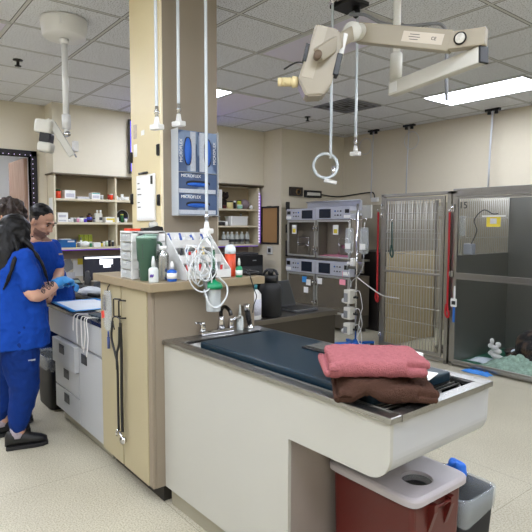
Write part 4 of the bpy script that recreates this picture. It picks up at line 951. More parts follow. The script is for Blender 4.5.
for k, px in enumerate((84.5, 89, 93.5)):
    sbox(['left', 'middle', 'right'][k]+' of three lime green boxes at the back of the bottom medicine shelf', 'box', -7.30, -7.24, LY(px)-.026, LY(px)+.026, z3_, .165, M('lime_box', (170,180,60), .5, var=.15), [(.05,.95,.3,.42,paper)])
jar('small yellow bottle beside the blue basket', 'bottle', LY(75.5), z3_, .012, .055, yellow_p, white_p, name='bottle')
t = jar('white spray-top bottle on the bottom medicine shelf', 'bottle', LY(80.5), z3_, .016, .13, white_p, grey_p, capf=.3, cr=.5, name='bottle')
jar('white tub with grey lid right of the yellow bottle', 'jar', LY(78), z3_, .022, .07, grey_p, white_p)
t = thing('wrapped_roll', 'crumpled white roll on the bottom medicine shelf', 'roll', (-7.12, LY(85), z3_)); m = MB(); m.ball((-7.12, LY(85), z3_+.04), (.05, .06, .04)); obj('roll', m, paper, t); m = MB(); m.box(-7.09, -7.06, LY(89)-.01, LY(89)+.01, z3_+.001, z3_+.05); obj('green_tab', m, green_p, t)
sbox('white box in front of the lime boxes on the bottom medicine shelf', 'box', -7.16, -7.06, LY(92), LY(99), z3_, .06, paper)
for px, h, mm, cc, lab in ((101.5,.06,yellow_p,blk,'thin yellow tube right of the lime boxes'), (103.8,.07,white_p,white_p,'white jar on the bottom medicine shelf near the divider'), (107,.08,M('pale_green_jar', (190,206,180), .4),white_p,'pale green bottle on the bottom medicine shelf'), (110,.085,blk,blk,'black bottle near the divider on the bottom medicine shelf'), (113.5,.08,dgrey_p,paper,'dark grey jar with white lid beside the divider on the bottom medicine shelf')):
    jar(lab, 'jar', LY(px), z3_, .018, h, mm, cc)
for px, h, lab in ((118.5,.06,'white jar just right of the divider, top medicine shelf'), (121.5,.04,'low white jar right of the divider, top medicine shelf'), (124.5,.085,'tall white bottle in the right bay, top medicine shelf'), (129,.05,'wide white tub by the pillar, top medicine shelf')):
    jar(lab, 'jar', LY(px), z1_, .02 if px < 128 else .04, h, white_p, paper)
t = thing('disc_case', 'large black round case standing in the right bay of the middle medicine shelf', 'case', (-7.2, LY(127), z2_))
m = MB(); m.cyl((-7.24, LY(127), z2_+.09), (-7.2, LY(127), z2_+.09), .09, seg=28); obj('disc', m, blk, t); m = MB(); m.tube(circle_pts((-7.198, LY(127), z2_+.09), .09, (0,1,0), (0,0,1), 28), .004, 6, closed=True); obj('rim', m, white_p, t)
jar('dark green bottle with yellow cap in front of the black round case', 'bottle', LY(124), z2_, .022, .115, M('dark_green2', (24,90,44), .3), yellow_p, name='bottle', capf=.1)
jar('white bottle right of the dark green bottle', 'bottle', LY(128), z2_, .02, .07, white_p, navy_m, name='bottle')
sbox('white carton against the divider in the right bay, middle medicine shelf', 'box', -7.2, -7.1, LY(117.3), LY(120), z2_, .07, paper)
# right unit
def RY(px): return 4.645+(px-218)*.01995
sbox('white binder at the left of the upper bottle-shelf', 'binder', -7.25, -7.08, RY(219), RY(222.3), 1.817, .30, white_p, name='binder')
jar('yellow jar with black lid on the upper bottle-shelf', 'jar', RY(231), 1.817, .05, .12, M('cream_yellow', (224,212,150), .4), blk, capf=.15)
t = thing('plush_toy', 'dark brown plush toy behind the yellow jar', 'plush toy', (-7.25, RY(228), 1.817)); m = MB(); m.ball((-7.25, RY(229), 1.905), (.06, .075, .087)); obj('body', m, M('dark_fur', (44,34,30), .9, bump=.5), t); m = MB(); m.ball((-7.24, RY(231), 2.03), .055); m.ball((-7.24, RY(229.4), 2.075), .022); m.ball((-7.24, RY(232.6), 2.075), .022); obj('head', m, M('dark_fur', (44,34,30), .9), t)
jar('small dark red jar left of the yellow jar', 'jar', RY(226), 1.817, .03, .07, M('maroon', (90,30,30), .4), blk)
jar('black bottle between the yellow and green jars', 'bottle', RY(236), 1.817, .02, .13, blk, white_p, name='bottle')
jar('pale teal jar on the upper bottle-shelf', 'jar', RY(241), 1.817, .045, .07, M('pale_teal', (150,206,190), .4), white_p)
jar('lime jar stacked on the pale teal jar', 'jar', RY(240.5), 1.888, .035, .075, M('lime_jar', (190,200,60), .4), blk)
t = thing('cloth_bundle', 'grey rounded fabric bundle at the right of the upper bottle-shelf', 'bundle', (-7.17, RY(249), 1.817)); m = MB(); m.ball((-7.2, RY(248.5), 1.9), (.07, .1, .083)); obj('bundle', m, M('grey_fabric', (146,130,136), .9, var=.2, scale=40, bump=.4), t); m = MB(); m.ball((-7.1, RY(252), 1.85), (.03, .03, .033)); obj('white_tag', m, paper, t)
for k, px in enumerate((219.5, 222.3, 225, 227.8)):
    jar(['first', 'second', 'third', 'fourth'][k]+' small dark-labelled jar from the pillar on the middle bottle-shelf', 'jar', RY(px), 1.545, .024, .075, M('dark_label', (60,58,58), .4) if k < 3 else paper, white_p, grp='row of small jars')
t = thing('storage_bin', 'white plastic storage bin on the middle bottle-shelf', 'bin', (-7.15, RY(239.5), 1.545))
m = MB(); m.box(-7.25, -7.07, RY(231), RY(247.5), 1.5455, 1.69, .012); obj('shell', m, white_p, t)
m = MB(); m.box(-7.26, -7.06, RY(231)-.008, RY(247.5)+.008, 1.68, 1.698, .004); obj('rim', m, white_p, t)
jar('little bottle standing on the white storage bin', 'bottle', RY(243), 1.6985, .014, .05, grey_p, blk, x=-7.14, name='bottle')
jar('clear cup standing behind the small jars', 'cup', RY(224), 1.545, .035, .15, clear_p, white_p, x=-7.25, name='cup', capf=.06)
for k, px in enumerate((225.5, 229.5, 233.5, 238.5, 243.5, 249)):
    t = thing('clear_bottle', ['first', 'second', 'third', 'fourth', 'fifth', 'sixth'][k]+' clear round bottle from the pillar on the lowest bottle-shelf', 'bottle', (-7.13, RY(px), 1.24), 0, 'row of clear bottles'); y = RY(px); r = .034 if k < 2 else .042
    m = MB(); m.lathe((-7.13, y, 1.2405), [(0, 0), (r, 0), (r, .14), (r*.6, .17), (r*.4, .18), (0, .18)], 16); obj('body', m, CLEAR('cloudy_bottle', (206,212,208), .4, .12), t)
    m = MB(); m.lathe((-7.13, y, 1.421), [(r*.42, 0), (r*.42, .025), (0, .025)], 12); obj('cap', m, white_p, t)
    m = MB(); m.lathe((-7.13, y, 1.28), [(r+.001, 0), (r+.001, .045)], 16); obj('label_band', m, dgrey_p, t)
sbox('white lidded container at the left of the lowest bottle-shelf', 'container', -7.1, -7.06, RY(218), RY(228), 1.24, .07, offw)

# ------------------------------------------------------------------ desk under shelves
desk_m = M('dark_desk', (56,50,46), .4, var=.05)
t = thing('desk', 'long desk under the wall shelves with screens on it', 'desk', (-7.0, 3.7, 0))
m = MB(); m.box(-7.335, -6.55, 2.05, 5.45, .715, .75, .004); obj('top', m, desk_m, t)
m = MB(); m.box(-7.3, -6.62, 2.1, 2.13, 0, .714); m.box(-7.3, -6.62, 5.38, 5.41, 0, .714); m.box(-7.3, -7.28, 2.13, 5.38, .2, .714); m.box(-7.28, -6.65, 3.4, 4.2, 0, .714); obj('frame', m, desk_m, t)
m = MB(); m.box(XW+.001, XW+.03, 2.13, 5.42, 1.085, 1.2); tag(obj('valance_board', m, M('taupe_board', (150,134,120), .6)), 'taupe board on the wall just below the purple-lit medicine shelves', 'board')
t = thing('computer_monitor', 'black computer monitor on the desk behind the ledge', 'monitor', (-6.75, 2.6, .7505))
m = MB(); m.box(-6.79, -6.755, 2.38, 2.92, .83, 1.15, .006); obj('casing', m, blk, t)
scr_m = M('dark_screen', (42,44,56), .25, emit=.25)
m = MB(); m.box(-6.7548, -6.753, 2.395, 2.905, .85, 1.11); sc = obj('screen', m, scr_m, t)
m = MB(); m.box(-6.753, -6.752, 2.395, 2.905, 1.112, 1.135); m.box(-6.753, -6.752, 2.59, 2.77, 1.03, 1.10); m.box(-6.753, -6.752, 2.64, 2.74, .99, 1.03); obj('window', m, EMIT('screen_white', (235,238,245), 1.2), sc)
m = MB(); m.box(-6.80, -6.79, 2.6, 2.7, .78, .95); m.cyl((-6.82, 2.65, .7508), (-6.82, 2.65, .765), .1); m.box(-6.84, -6.80, 2.62, 2.68, .765, .9); obj('stand', m, blk, t)
t = thing('desk_phone', 'black desk phone with grey display left of the monitor', 'phone', (-6.75, 2.22, .7505))
m = MB(); m.prism([(-6.85, .7505), (-6.62, .7505), (-6.62, .77), (-6.85, .86)], 'y', 2.12, 2.34); obj('base', m, blk, t)
m = MB(); m.obox((-6.76, 2.28, .83), (.08, .09, .004), Matrix.Rotation(.37, 3, 'Y')); obj('display', m, M('lcd_grey', (140,160,150), .2), t)
m = MB(); m.tube(bez([(-6.84, 2.15, .88), (-6.74, 2.15, .875), (-6.63, 2.15, .80)]), .02, 8); obj('handset', m, blk, t)
m = MB(); m.lathe((-6.62, 2.38, .751), [(0, 0), (.04, 0), (.04, .12), (.03, .15), (.03, .2), (.015, .22), (0, .22)], 14); tag(obj('webcam_stand', m, dgrey_p), 'small dark grey speaker between phone and monitor', 'speaker')
for i, (y0, y1, z0, z1, mm, rot, lab) in enumerate(((2.14, 2.28, .86, 1.07, paper, 0, 'white notice pinned at the left of the wall above the phone'), (2.30, 2.44, .92, 1.08, M('grey_print_sheet', (150,150,150), .7, var=.3, scale=60), .5, 'tilted grey printed sheet above the phone'), (2.44, 2.60, .84, 1.06, paper, 0, 'white sheet beside the monitor above the desk'), (2.50, 2.60, 1.0, 1.09, yellow_p, 0, 'yellow sticky note on the wall left of the monitor'), (2.3, 2.46, .78, .9, M('pale_sheet', (210,210,214), .7, var=.2, scale=50), 0, 'pale form pinned lowest above the phone'))):
    m = MB(); x = XW+.0025+.003*i; m.obox((x, (y0+y1)/2, (z0+z1)/2), (.0022, y1-y0, z1-z0), Matrix.Rotation(rot, 3, 'X')); tag(obj('notice', m, mm), lab, 'paper')
m = MB(); m.box(-7.26, -7.12, 2.1205, 2.1245, 1.62, 1.9)
tag(obj('notice', m, paper), 'tall white sheet pinned on the left side of the medicine shelves', 'paper')
t = thing('printer', 'black office printer on the desk right of the ledge items', 'printer', (-6.8, 4.85, .7505))
m = MB(); m.box(-7.05, -6.56, 4.58, 5.16, .7505, 1.09, .015); obj('body', m, blk, t)
m = MB(); m.box(-7.0, -6.6, 4.6, 5.1, 1.0905, 1.12, .01); obj('scanner_lid', m, dgrey_p, t)
m = MB(); m.box(-6.5598, -6.55, 4.75, 5.13, .79, .92, .004); obj('paper_tray', m, dgrey_p, t)
m = MB(); m.box(-6.5598, -6.557, 4.95, 5.02, 1.0, 1.012); obj('emblem', m, M('silver_mark', (200,204,206), .3), t)
t = thing('wall_tv', 'television with purple screen on the soffit, mostly hidden by the pillar', 'television', (-6.97, 3.75, 2.25))
m = MB(); m.box(-7.0, -6.96, 3.12, 4.35, 2.26, 3.0, .006); m.box(XS, -7.0, 3.6, 3.9, 2.5, 2.8); obj('casing', m, blk, t)
m = MB(); m.box(-6.9598, -6.958, 3.14, 4.33, 2.29, 2.98); obj('screen', m, EMIT('tv_violet', (96,84,240), .8), t)
# door light string
t = thing('light_string', 'string of violet fairy lights along the dark door frame', 'light string', (XW, 1.95, 0))
m = MB(); m.tube([(XW+.03, 1.945, .02), (XW+.03, 1.945, 2.44), (XW+.03, .98, 2.44)], .004, 6); obj('wire', m, blk, t)
m = MB()
for k in range(38): m.ball((XW+.035, 1.945, 0.1+.062*k), .0048, seg=6)
for k in range(14): m.ball((XW+.035, 1.92-.065*k, 2.44), .0048, seg=6)
d = obj('bulb', m, white_e, t); d['kind'] = 'stuff'
m = MB(); m.box(-10.4, -10.1, .9, 2.2, 0, 1.9, .01); tag(obj('dark_cabinet', m, M('dark_brown', (44,34,30), .5)), 'dark cabinet far inside the room beyond the doorway', 'cabinet')
m = MB(); m.tube([(XW+.001, 2.0, 1.83), (XW+.12, 2.0, 1.82)], .008, 8); tag(obj('door_stop_arm', m, chrome), 'small chrome rod sticking out beside the door frame', 'rod')

# ------------------------------------------------------------------ wall items
t = thing('cork_board', 'narrow cork board with black frame on the corner wall', 'cork board', (-6.855, YI, 1.24))
m = MB(); fx0, fx1, fz0, fz1 = -7.075, -6.63, 1.24, 1.865
m.box(fx0, fx1, YI-.022, YI-.0005, fz0, fz0+.028); m.box(fx0, fx1, YI-.022, YI-.0005, fz1-.028, fz1); m.box(fx0, fx0+.028, YI-.022, YI-.0005, fz0+.028, fz1-.028); m.box(fx1-.028, fx1, YI-.022, YI-.0005, fz0+.028, fz1-.028); m.box(-6.92, -6.8, YI-.026, YI-.022, fz1-.018, fz1+.006, .002); obj('frame', m, blk, t)
m = MB(); m.box(fx0+.028, fx1-.028, YI-.012, YI-.0005, fz0+.028, fz1-.028); obj('cork', m, M('cork', (166,128,84), .9, var=.3, scale=90, bump=.2), t)
t = thing('thermostat', 'small white square thermostat with dark screen under the cork board', 'thermostat', (-6.85, YI, 1.08))
m = MB(); m.box(-6.92, -6.78, YI-.025, YI-.0005, 1.075, 1.2, .01); obj('case', m, white_p, t); m = MB(); m.box(-6.885, -6.815, YI-.0265, YI-.0252, 1.105, 1.17); obj('screen', m, dgrey_p, t)
t = thing('wall_gauge', 'square black gas gauge box high on the wall above the oxygen cages', 'gauge', (XI, 5.83, 2.03))
m = MB(); m.box(XI+.0005, XI+.05, 5.7, 5.97, 2.035, 2.18, .006); obj('case', m, M('brown_black', (50,42,36), .4), t); m = MB(); m.cyl((XI+.05, 5.86, 2.1), (XI+.06, 5.86, 2.1), .05); obj('dial', m, M('brass', (150,120,80), .3, .8), t); m = MB(); m.cyl((XI+.0605, 5.86, 2.1), (XI+.064, 5.86, 2.1), .03); obj('dial_face', m, blk, t)
t = thing('wall_clock', 'long black box with pale display on the wall right of the square gauge', 'clock', (XI, 6.22, 2.02))
m = MB(); m.box(XI+.0005, XI+.045, 6.03, 6.41, 2.02, 2.14, .008); obj('case', m, blk, t); m = MB(); m.box(XI+.0452, XI+.047, 6.07, 6.37, 2.055, 2.105); obj('display', m, M('pale_lcd', (206,206,196), .3), t)
m = MB(); m.tube(bez([(XI+.02, 6.41, 2.08), (XI+.02, 6.7, 2.06), (XI+.04, YB-.03, 2.07), (-6.3, YB-.02, 2.09), (-5.95, YB-.02, 2.11), (-5.86, YB-.02, 2.08), (-5.84, YB-.02, 1.95)]), .011, 6); tag(obj('wall_cable', m, blk), 'black cable running across the corner from the long display box', 'cable')
m = MB(); m.box(-5.9, -5.76, YB-.05, YB-.0005, 1.95, 2.02, .006); tag(obj('wall_socket', m, white_p), 'white socket box where the black cable ends near the kennel', 'socket')

# ------------------------------------------------------------------ steel counter items
t = thing('water_jug', 'large matte black insulated bottle with handle lid on the steel counter', 'bottle', (-2.885, 2.335, .9105))
jx, jy = -2.885, 2.335
m = MB(); m.lathe((jx, jy, .9105), [(0, 0), (.074, 0), (.079, .006), (.079, .19), (.072, .222), (.05, .238), (.05, .24), (0, .24)], 28); obj('body', m, blk_matte, t)
m = MB(); m.lathe((jx, jy, .9505+.2005), [(.054, 0), (.054, .045), (.045, .052), (0, .052)], 24); m.tube(bez([(jx-.035, jy-.035, 1.2), (jx-.02, jy-.02, 1.235), (jx+.02, jy+.02, 1.235), (jx+.035, jy+.035, 1.2)], 6), .01, 8); m.cyl((jx, jy, 1.2), (jx, jy, 1.24), .02); obj('lid', m, blk, t)
t = thing('white_jug', 'white bottle with printed label between the ledge and the black bottle', 'bottle', (-2.865, 2.175, .9105))
wx, wy = -2.865, 2.172
m = MB(); m.lathe((wx, wy, .9105), [(0, 0), (.05, 0), (.052, .005), (.052, .17), (.03, .2), (.022, .205), (0, .205)], 20); obj('body', m, white_p, t); m = MB(); m.lathe((wx, wy, 1.116), [(.025, 0), (.025, .03), (0, .03)], 14); obj('cap', m, M('teal_cap', (40,120,130), .4), t)
m = MB(); m.lathe((wx, wy, .94), [(.0528, 0), (.0528, .11)], 20); obj('label_band', m, M('print_label', (206,208,222), .5, var=.35, scale=90), t)
t = thing('laptop', 'small dark laptop standing open on the steel counter', 'laptop', (-2.98, 2.66, .9105))
m = MB(); m.box(-3.08, -2.86, 2.55, 2.78, .9105, .928, .004); obj('base', m, dgrey_p, t)
m = MB(); m.box(-3.06, -2.9, 2.565, 2.765, .928, .931); obj('keyboard', m, blk, t)
sl = Matrix.Rotation(math.radians(-25), 3, 'Y'); sc_ = Vector((-3.135, 2.66, 1.02))
m = MB(); m.obox(sc_, (.012, .2, .21), sl, .004); s_ = obj('screen_lid', m, dgrey_p, t)
m = MB(); m.obox(sc_+sl@Vector((.0068, 0, 0)), (.001, .18, .19), sl); obj('screen', m, M('gloss_screen', (40,42,42), .3), s_)
m = MB(); m.box(-3.35, -3.12, 2.3, 2.55, .9105, .95, .01); tag(obj('black_case', m, blk), 'flat black case behind the black bottle on the steel counter', 'case')
# dark equipment box right of cages
m = MB(); m.box(-5.62, -5.0, 6.08, 6.75, 0, 1.17, .01); tag(obj('dark_cabinet', m, M('charcoal_cabinet', (40,37,35), .5)), 'dark charcoal cabinet standing between the cages and the kennel', 'cabinet')

# ------------------------------------------------------------------ infusion stand
ix, iy = -4.42, 4.95
t = thing('infusion_stand', 'chrome infusion pole on a blue wheeled star base', 'infusion stand', (ix, iy, 0))
m = MB(); m.cyl((ix, iy, .1), (ix, iy, 1.82), .0125); m.tube(bez([(ix-.14, iy, 1.6), (ix-.13, iy, 1.64), (ix, iy, 1.62), (ix+.13, iy, 1.64), (ix+.14, iy, 1.6)], 6), .005, 6); obj('pole', m, chrome, t)
m = MB(); m.cyl((ix, iy, .06), (ix, iy, .13), .035, .03); obj('hub', m, blue_p, t)
for k in range(5):
    a = 2*PI*k/5+.15; d = Vector((math.cos(a), math.sin(a), 0)); p = Vector((ix, iy, .085))
    m = MB(); beam(m, p+d*.02, p+d*.29-Vector((0, 0, .02)), .05, .03, .008); l = obj('leg', m, blue_p, t)
    m = MB(); e = p+d*.27; m.cyl(Vector((e.x, e.y, .028))-d.cross(UV)*.012, Vector((e.x, e.y, .028))+d.cross(UV)*.012, .027); m.cyl((e.x, e.y, .028), (e.x, e.y, .062), .01); obj('caster', m, dgrey_p, l)
for z0, z1, lab in ((.56, .76, 'white infusion pump, highest of three on the pole'), (.36, .54, 'white infusion pump, middle of three on the pole'), (.17, .34, 'white infusion pump, lowest of three on the pole')):
    t = thing('infusion_pump', lab, 'infusion pump', (ix-.06, iy-.04, z0))
    m = MB(); m.box(ix-.13, ix-.02, iy-.09, iy+.03, z0+.02, z1-.005, .012, 3); obj('case', m, offw, t)
    m = MB(); m.box(ix-.12, ix-.06, iy-.094, iy-.0895, z0+.04, z1-.05); obj('front_panel', m, grey_p, t)
    m = MB(); m.cyl((ix-.13, iy-.03, z0+.05), (ix-.19, iy-.03, z0+.045), .03); obj('syringe_clamp', m, white_p, t)
    m = MB(); m.cyl((ix-.02, iy-.02, (z0+z1)/2), (ix+.04, iy-.01, (z0+z1)/2), .014); obj('pole_clamp', m, blk, t)
    m = MB(); m.tube(bez([(ix+.0, iy-.03, z1-.03), (ix+.08, iy-.03, z1-.02), (ix+.13, iy-.03, z0), (ix+.11, iy-.03, z0-.08), (ix+.05, iy-.035, .16)]), .005, 6); obj('power_cord', m, M('pale_cord', (206,206,206), .5), t)
for x0, x1, z0, z1, lab in ((-4.58, -4.50, 1.2, 1.52, 'hanging fluid bag on the left hook of the infusion pole'), (-4.36, -4.24, 1.2, 1.53, 'hanging fluid bag on the right hook of the infusion pole')):
    t = thing('fluid_bag', lab, 'fluid bag', ((x0+x1)/2, iy, z0)); xc = (x0+x1)/2; w_ = .07
    m = MB(); m.rings([[(xc+a_*w_*math.cos(q), iy-.01+b_*math.sin(q), z) for q in [2*PI*k/18 for k in range(18)]] for z, a_, b_ in ((z0, .3, .006), (z0+.02, 1, .016), (z0+.1, 1.05, .024), (z1-.06, 1, .012), (z1, .9, .004))]); obj('bag', m, clear_b, t)
    m = MB(); m.box(xc-.045, xc+.045, iy-.037, iy-.0355, z0+.06, z0+.13); obj('label_patch', m, paper, t)
    m = MB(); m.cyl((xc, iy-.01, z0), (xc, iy-.01, z0-.04), .007); m.tube(bez([(xc, iy-.01, z0-.04), (xc-.02, iy-.02, z0-.2), (ix-.07, iy-.02, .84), (ix-.07, iy-.02, .78)]), .004, 6); obj('drip_line', m, clear_p, t)
    m = MB(); m.tube([(xc, iy-.01, z1-.005), (xc, iy, z1+.06)], .004, 6); obj('hanger', m, white_p, t)
m = MB(); m.box(-4.49, -4.435, iy-.05, iy-.0, 1.05, 1.15, .008); m.box(-4.55, -4.49, iy-.04, iy-.01, 1.07, 1.1, .006); tag(obj('flow_controller', m, white_p), 'small white controller clamped on the pole under the fluid bags', 'controller')
m = MB(); m.box(-4.68, -4.58, iy-.03, iy-.026, .80, .87); m.cyl((-4.63, iy-.028, .87), (-4.63, iy-.028, .98), .003, seg=6); tag(obj('pink_tag', m, M('pink_tag', (236,150,170), .5)), 'pink tag hanging above the infusion pumps', 'tag')
m = MB(); m.tube(bez([(-4.44, iy, .93), (-4.2, 5.0, .78), (-4.1, 5.1, .70), (-3.95, 5.195, .68)]), .007, 6); tag(obj('pale_line', m, M('pale_cord', (206,206,206), .5)), 'pale line drooping from the cages across to the bar-door kennel', 'line')

# ------------------------------------------------------------------ kennel extras
def leash(lab, x, y, z0, z1, mat, w=.012, loop=True):
    t = thing('leash', lab, 'leash', (x, y, z0))
    m = MB(); pts = [(x, y, z1), (x+.004, y, (z0+z1)/2), (x+.006, y, z0+.14), (x+.026, y, z0+.05), (x+.012, y, z0), (x-.018, y, z0+.05), (x-.004, y, z0+.15)] if loop else [(x, y, z1), (x+.002, y, (z0+z1)/2), (x, y, z0)]
    m.tube(bez(pts, 6), w, 6); obj('strap', m, mat, t)
    m = MB(); m.cyl((x, y+.012, z1+.02), (x, y-.02, z1+.02), .012); obj('hook', m, chrome, t)
leash('red leash hanging left of the bar-door kennel', -4.303, 5.2, .6, 1.72, red_m)
leash('red leash hanging between the two kennel doors', -3.30, 5.185, .54, 1.70, red_m)
t = thing('key_tag', 'white framed tag with blue strip on the glass kennel post', 'tag', (-3.21, 5.18, .52))
m = MB(); m.box(-3.25, -3.175, 5.172, 5.18, .67, .76, .01); obj('frame', m, white_p, t); m = MB(); m.box(-3.235, -3.19, 5.170, 5.1718, .695, .735); obj('dark_face', m, blk, t); m = MB(); m.box(-3.215, -3.195, 5.174, 5.18, .76, .9); obj('strap', m, white_p, t); m = MB(); m.box(-3.22, -3.195, 5.174, 5.18, .5, .67); obj('blue_strip', m, blue_p, t)
leash('dark green leash looped on the bar door', -4.08, 5.19, 1.17, 1.6, M('dark_teal_strap', (30,70,62), .6), .009)
t = thing('card_holder', 'yellow card in a white clip on the kennel glass', 'card', (-2.8, 5.19, 1.54)); m = MB(); m.box(-2.88, -2.73, 5.2, 5.2035, 1.545, 1.645); obj('card', m, yellow_p, t); m = MB(); m.box(-2.84, -2.77, 5.1985, 5.1998, 1.575, 1.63); obj('print', m, M('pale_sheet', (210,210,214), .7), t); m = MB(); m.box(-2.93, -2.68, 5.195, 5.2035, 1.646, 1.662); obj('clip', m, white_p, t)
t = thing('fluid_pump', 'pale grey pump with tubing inside the upper left of the glass kennel', 'pump', (-3.14, 5.3, 1.22)); m = MB(); m.box(-3.19, -3.08, 5.29, 5.36, 1.24, 1.36, .01); obj('case', m, M('pump_grey', (150,156,166), .4), t); m = MB(); m.tube(bez([(-3.1, 5.3, 1.36), (-3.03, 5.28, 1.5), (-3.06, 5.28, 1.62), (-2.96, 5.28, 1.72), (-2.86, 5.28, 1.68), (-2.8, 5.28, 1.68)]), .006, 6); obj('tubing', m, dgrey_p, t); m = MB(); m.rings([[(-3.22+.04*math.cos(q), 5.31+.012*math.sin(q), z) for q in [2*PI*k/14 for k in range(14)]] for z in (1.44, 1.5, 1.6, 1.66)]); obj('bag', m, clear_b, t)
t = thing('steel_bowl', 'dark food bowl on the floor of the bar-door kennel', 'bowl', (-3.65, 5.75, 0.0)); m = MB(); m.lathe((-3.65, 5.75, .001), [(0, 0), (.11, 0), (.14, .06), (.13, .06), (.1, .01), (0, .01)], 20); obj('bowl', m, steel_d, t); m = MB(); m.lathe((-3.65, 5.75, .0125), [(0, 0), (.1, 0), (.118, .032), (0, .03)], 20); obj('dark_food', m, M('dark_kibble', (50,40,34), .8, bump=.5), t)
# bedding in the glass kennel
def crumple(lab, cat, x0, x1, y0, y1, z, amp, mat, seed, th=.02, f=3.0, name='blanket', nu=36, nv=24):
    m = MB()
    def fn(u, v):
        e = min(1, 6*min(u, 1-u))*min(1, 6*min(v, 1-v)); p = Vector((u*f, v*f, seed))
        h = amp*(.5+.5*noise.noise(p)) + amp*.6*abs(noise.noise(p*2.3)) 
        wob = .03*noise.noise(Vector((u*2, v*2, seed+9)))
        return (x0+(x1-x0)*u+wob, y0+(y1-y0)*v+wob*.7, z+th+.002+h*e)
    m.sheet(fn, nu, nv, th); return tag(obj(name, m, mat), lab, cat)
crumple('rumpled pale green patterned blanket under the dark dog', 'blanket', -2.98, -1.7, 5.31, 5.72, .033, .12, M('green_print_blanket', (142,168,152), .9, var=.75, scale=26, bump=.6), 2.0, f=9)
crumple('blue and white absorbent pad at the left of the glass kennel floor', 'pad', -3.2, -2.88, 5.46, 5.72, .033, .02, M('pad_white', (214,226,236), .8, var=.1), 4.0, .004, name='absorbent_pad')
crumple('bright blue pad corner sticking out under the glass kennel door', 'pad', -3.05, -2.76, 5.11, 5.2, 0.0, .03, M('pad_blue', (60,130,210), .7, var=.1), 6.0, .004, name='absorbent_pad')
t = thing('crumpled_towel', 'white crumpled towel heap standing on the kennel pad', 'towel', (-2.97, 5.62, .06))
m = MB()
for q in range(9): m.ball((-2.97+random.uniform(-.04, .04), 5.63+random.uniform(-.03, .03), .09+.018*q), (.065-.004*q, .05-.003*q, .03), seg=10)
obj('heap', m, M('towel_white', (226,224,222), .9, bump=.5, bscale=60), t)
m = MB(); m.ball((-2.985, 5.60, .27), (.025, .02, .035)); obj('peak', m, M('towel_white', (226,224,222), .9), t)
t = thing('dog_bowl', 'dark bowl with blue-white cloth behind the green blanket', 'bowl', (-2.95, 6.12, .033)); m = MB(); m.lathe((-2.95, 6.12, .034), [(0, 0), (.12, 0), (.15, .06), (.14, .06), (.11, .012), (0, .012)], 20); obj('bowl', m, M('dark_bowl', (58,50,46), .4), t); m = MB(); m.ball((-2.93, 6.1, .085), (.08, .07, .03)); obj('cloth', m, M('pad_white', (214,226,236), .8), t)
# ------------------------------------------------------------------ soft shapes: union of volumes, remeshed into one skin
def fuse(name, mb, mat, parent=None, voxel=.007, smooth=4, disp=0.0, dscale=30.0, label=None, decim=None):
    me = bpy.data.meshes.new('tmp'); bmesh.ops.recalc_face_normals(mb.bm, faces=mb.bm.faces[:]); mb.bm.to_mesh(me); mb.bm.free()
    o = bpy.data.objects.new('tmp', me); COL.objects.link(o)
    r = o.modifiers.new('r', 'REMESH'); r.mode = 'VOXEL'; r.voxel_size = voxel
    s = o.modifiers.new('s', 'SMOOTH'); s.iterations = smooth; s.factor = .5
    dg = bpy.context.evaluated_depsgraph_get(); m2 = bpy.data.meshes.new_from_object(o.evaluated_get(dg))
    bpy.data.objects.remove(o); bpy.data.meshes.remove(me)
    if disp:
        m2.update()
        ns = [v.normal.copy() for v in m2.vertices]
        for v, n in zip(m2.vertices, ns): v.co += n*disp*(noise.noise(v.co*dscale)+.5*noise.noise(v.co*dscale*2.7))
    x = MB(); x.bm.free(); x.bm = bmesh.new(); x.bm.from_mesh(m2); bpy.data.meshes.remove(m2)
    for f in x.bm.faces: f.smooth = True; f.material_index = 0
    return obj(name, x, mat, parent, label=label)
def limb(m, pts, rad, n=6, seg=14):
    pts = [Vector(p) for p in pts]
    cp = bez(pts, n); rr = []
    for i in range(len(pts)-1):
        for k in range(n): rr.append(rad[i]+(rad[i+1]-rad[i])*k/n)
    rr.append(rad[-1])
    m.tube(cp, rr, seg); m.ball(pts[0], rad[0], seg=seg); m.ball(pts[-1], rad[-1], seg=seg)
def torso(m, rings, f, seg=24):
    f = Vector((f[0], f[1], 0)).normalized(); s = Vector((f.y, -f.x, 0))
    m.rings([[Vector(c)+s*(w*math.copysign(abs(math.cos(a))**.85, math.cos(a)))+f*(d*math.copysign(abs(math.sin(a))**.85, math.sin(a))) for a in [2*PI*k/seg for k in range(seg)]] for c, w, d in rings])
def hand(m, wrist, d, up, k=1.0, inflate=0.0, curl=.9, thumb=1):
    """palm, four unequal bent fingers and a side thumb; d = pointing direction, up = back of the hand"""
    d = Vector(d).normalized(); up = Vector(up); up = (up-d*up.dot(d)).normalized(); s = d.cross(up)*thumb; w = Vector(wrist)
    e = inflate
    palm = w+d*.045*k
    R = Matrix((s, d, up)).transposed()
    m.ball(palm, (.042*k+e, .05*k+e, .018*k+e), rot=R, seg=14)
    m.tube([w-d*.02, w+d*.02*k], [.026*k+e, .03*k+e], 12)
    for off, L in ((-.03, .062), (-.01, .076), (.011, .080), (.031, .070)):
        p0 = palm+s*off*k+d*.035*k; a = curl*.5; p1 = p0+(d*math.cos(a)-up*math.sin(a))*L*.5*k
        a2 = curl*1.3; p2 = p1+(d*math.cos(a2)-up*math.sin(a2))*L*.32*k; a3 = curl*1.9; p3 = p2+(d*math.cos(a3)-up*math.sin(a3))*L*.25*k
        limb(m, [p0-d*.02*k, p1, p2, p3], [.0095*k+e, .009*k+e, .0082*k+e, .007*k+e], 3, 10)
    t0 = palm+s*.032*k-d*.025*k; t1 = t0+(s*.6+d*.75-up*.35)*.034*k; t2 = t1+(d*.9-up*.5+s*.1)*.028*k
    limb(m, [t0, t1, t2], [.012*k+e, .0105*k+e, .0085*k+e], 3, 10)
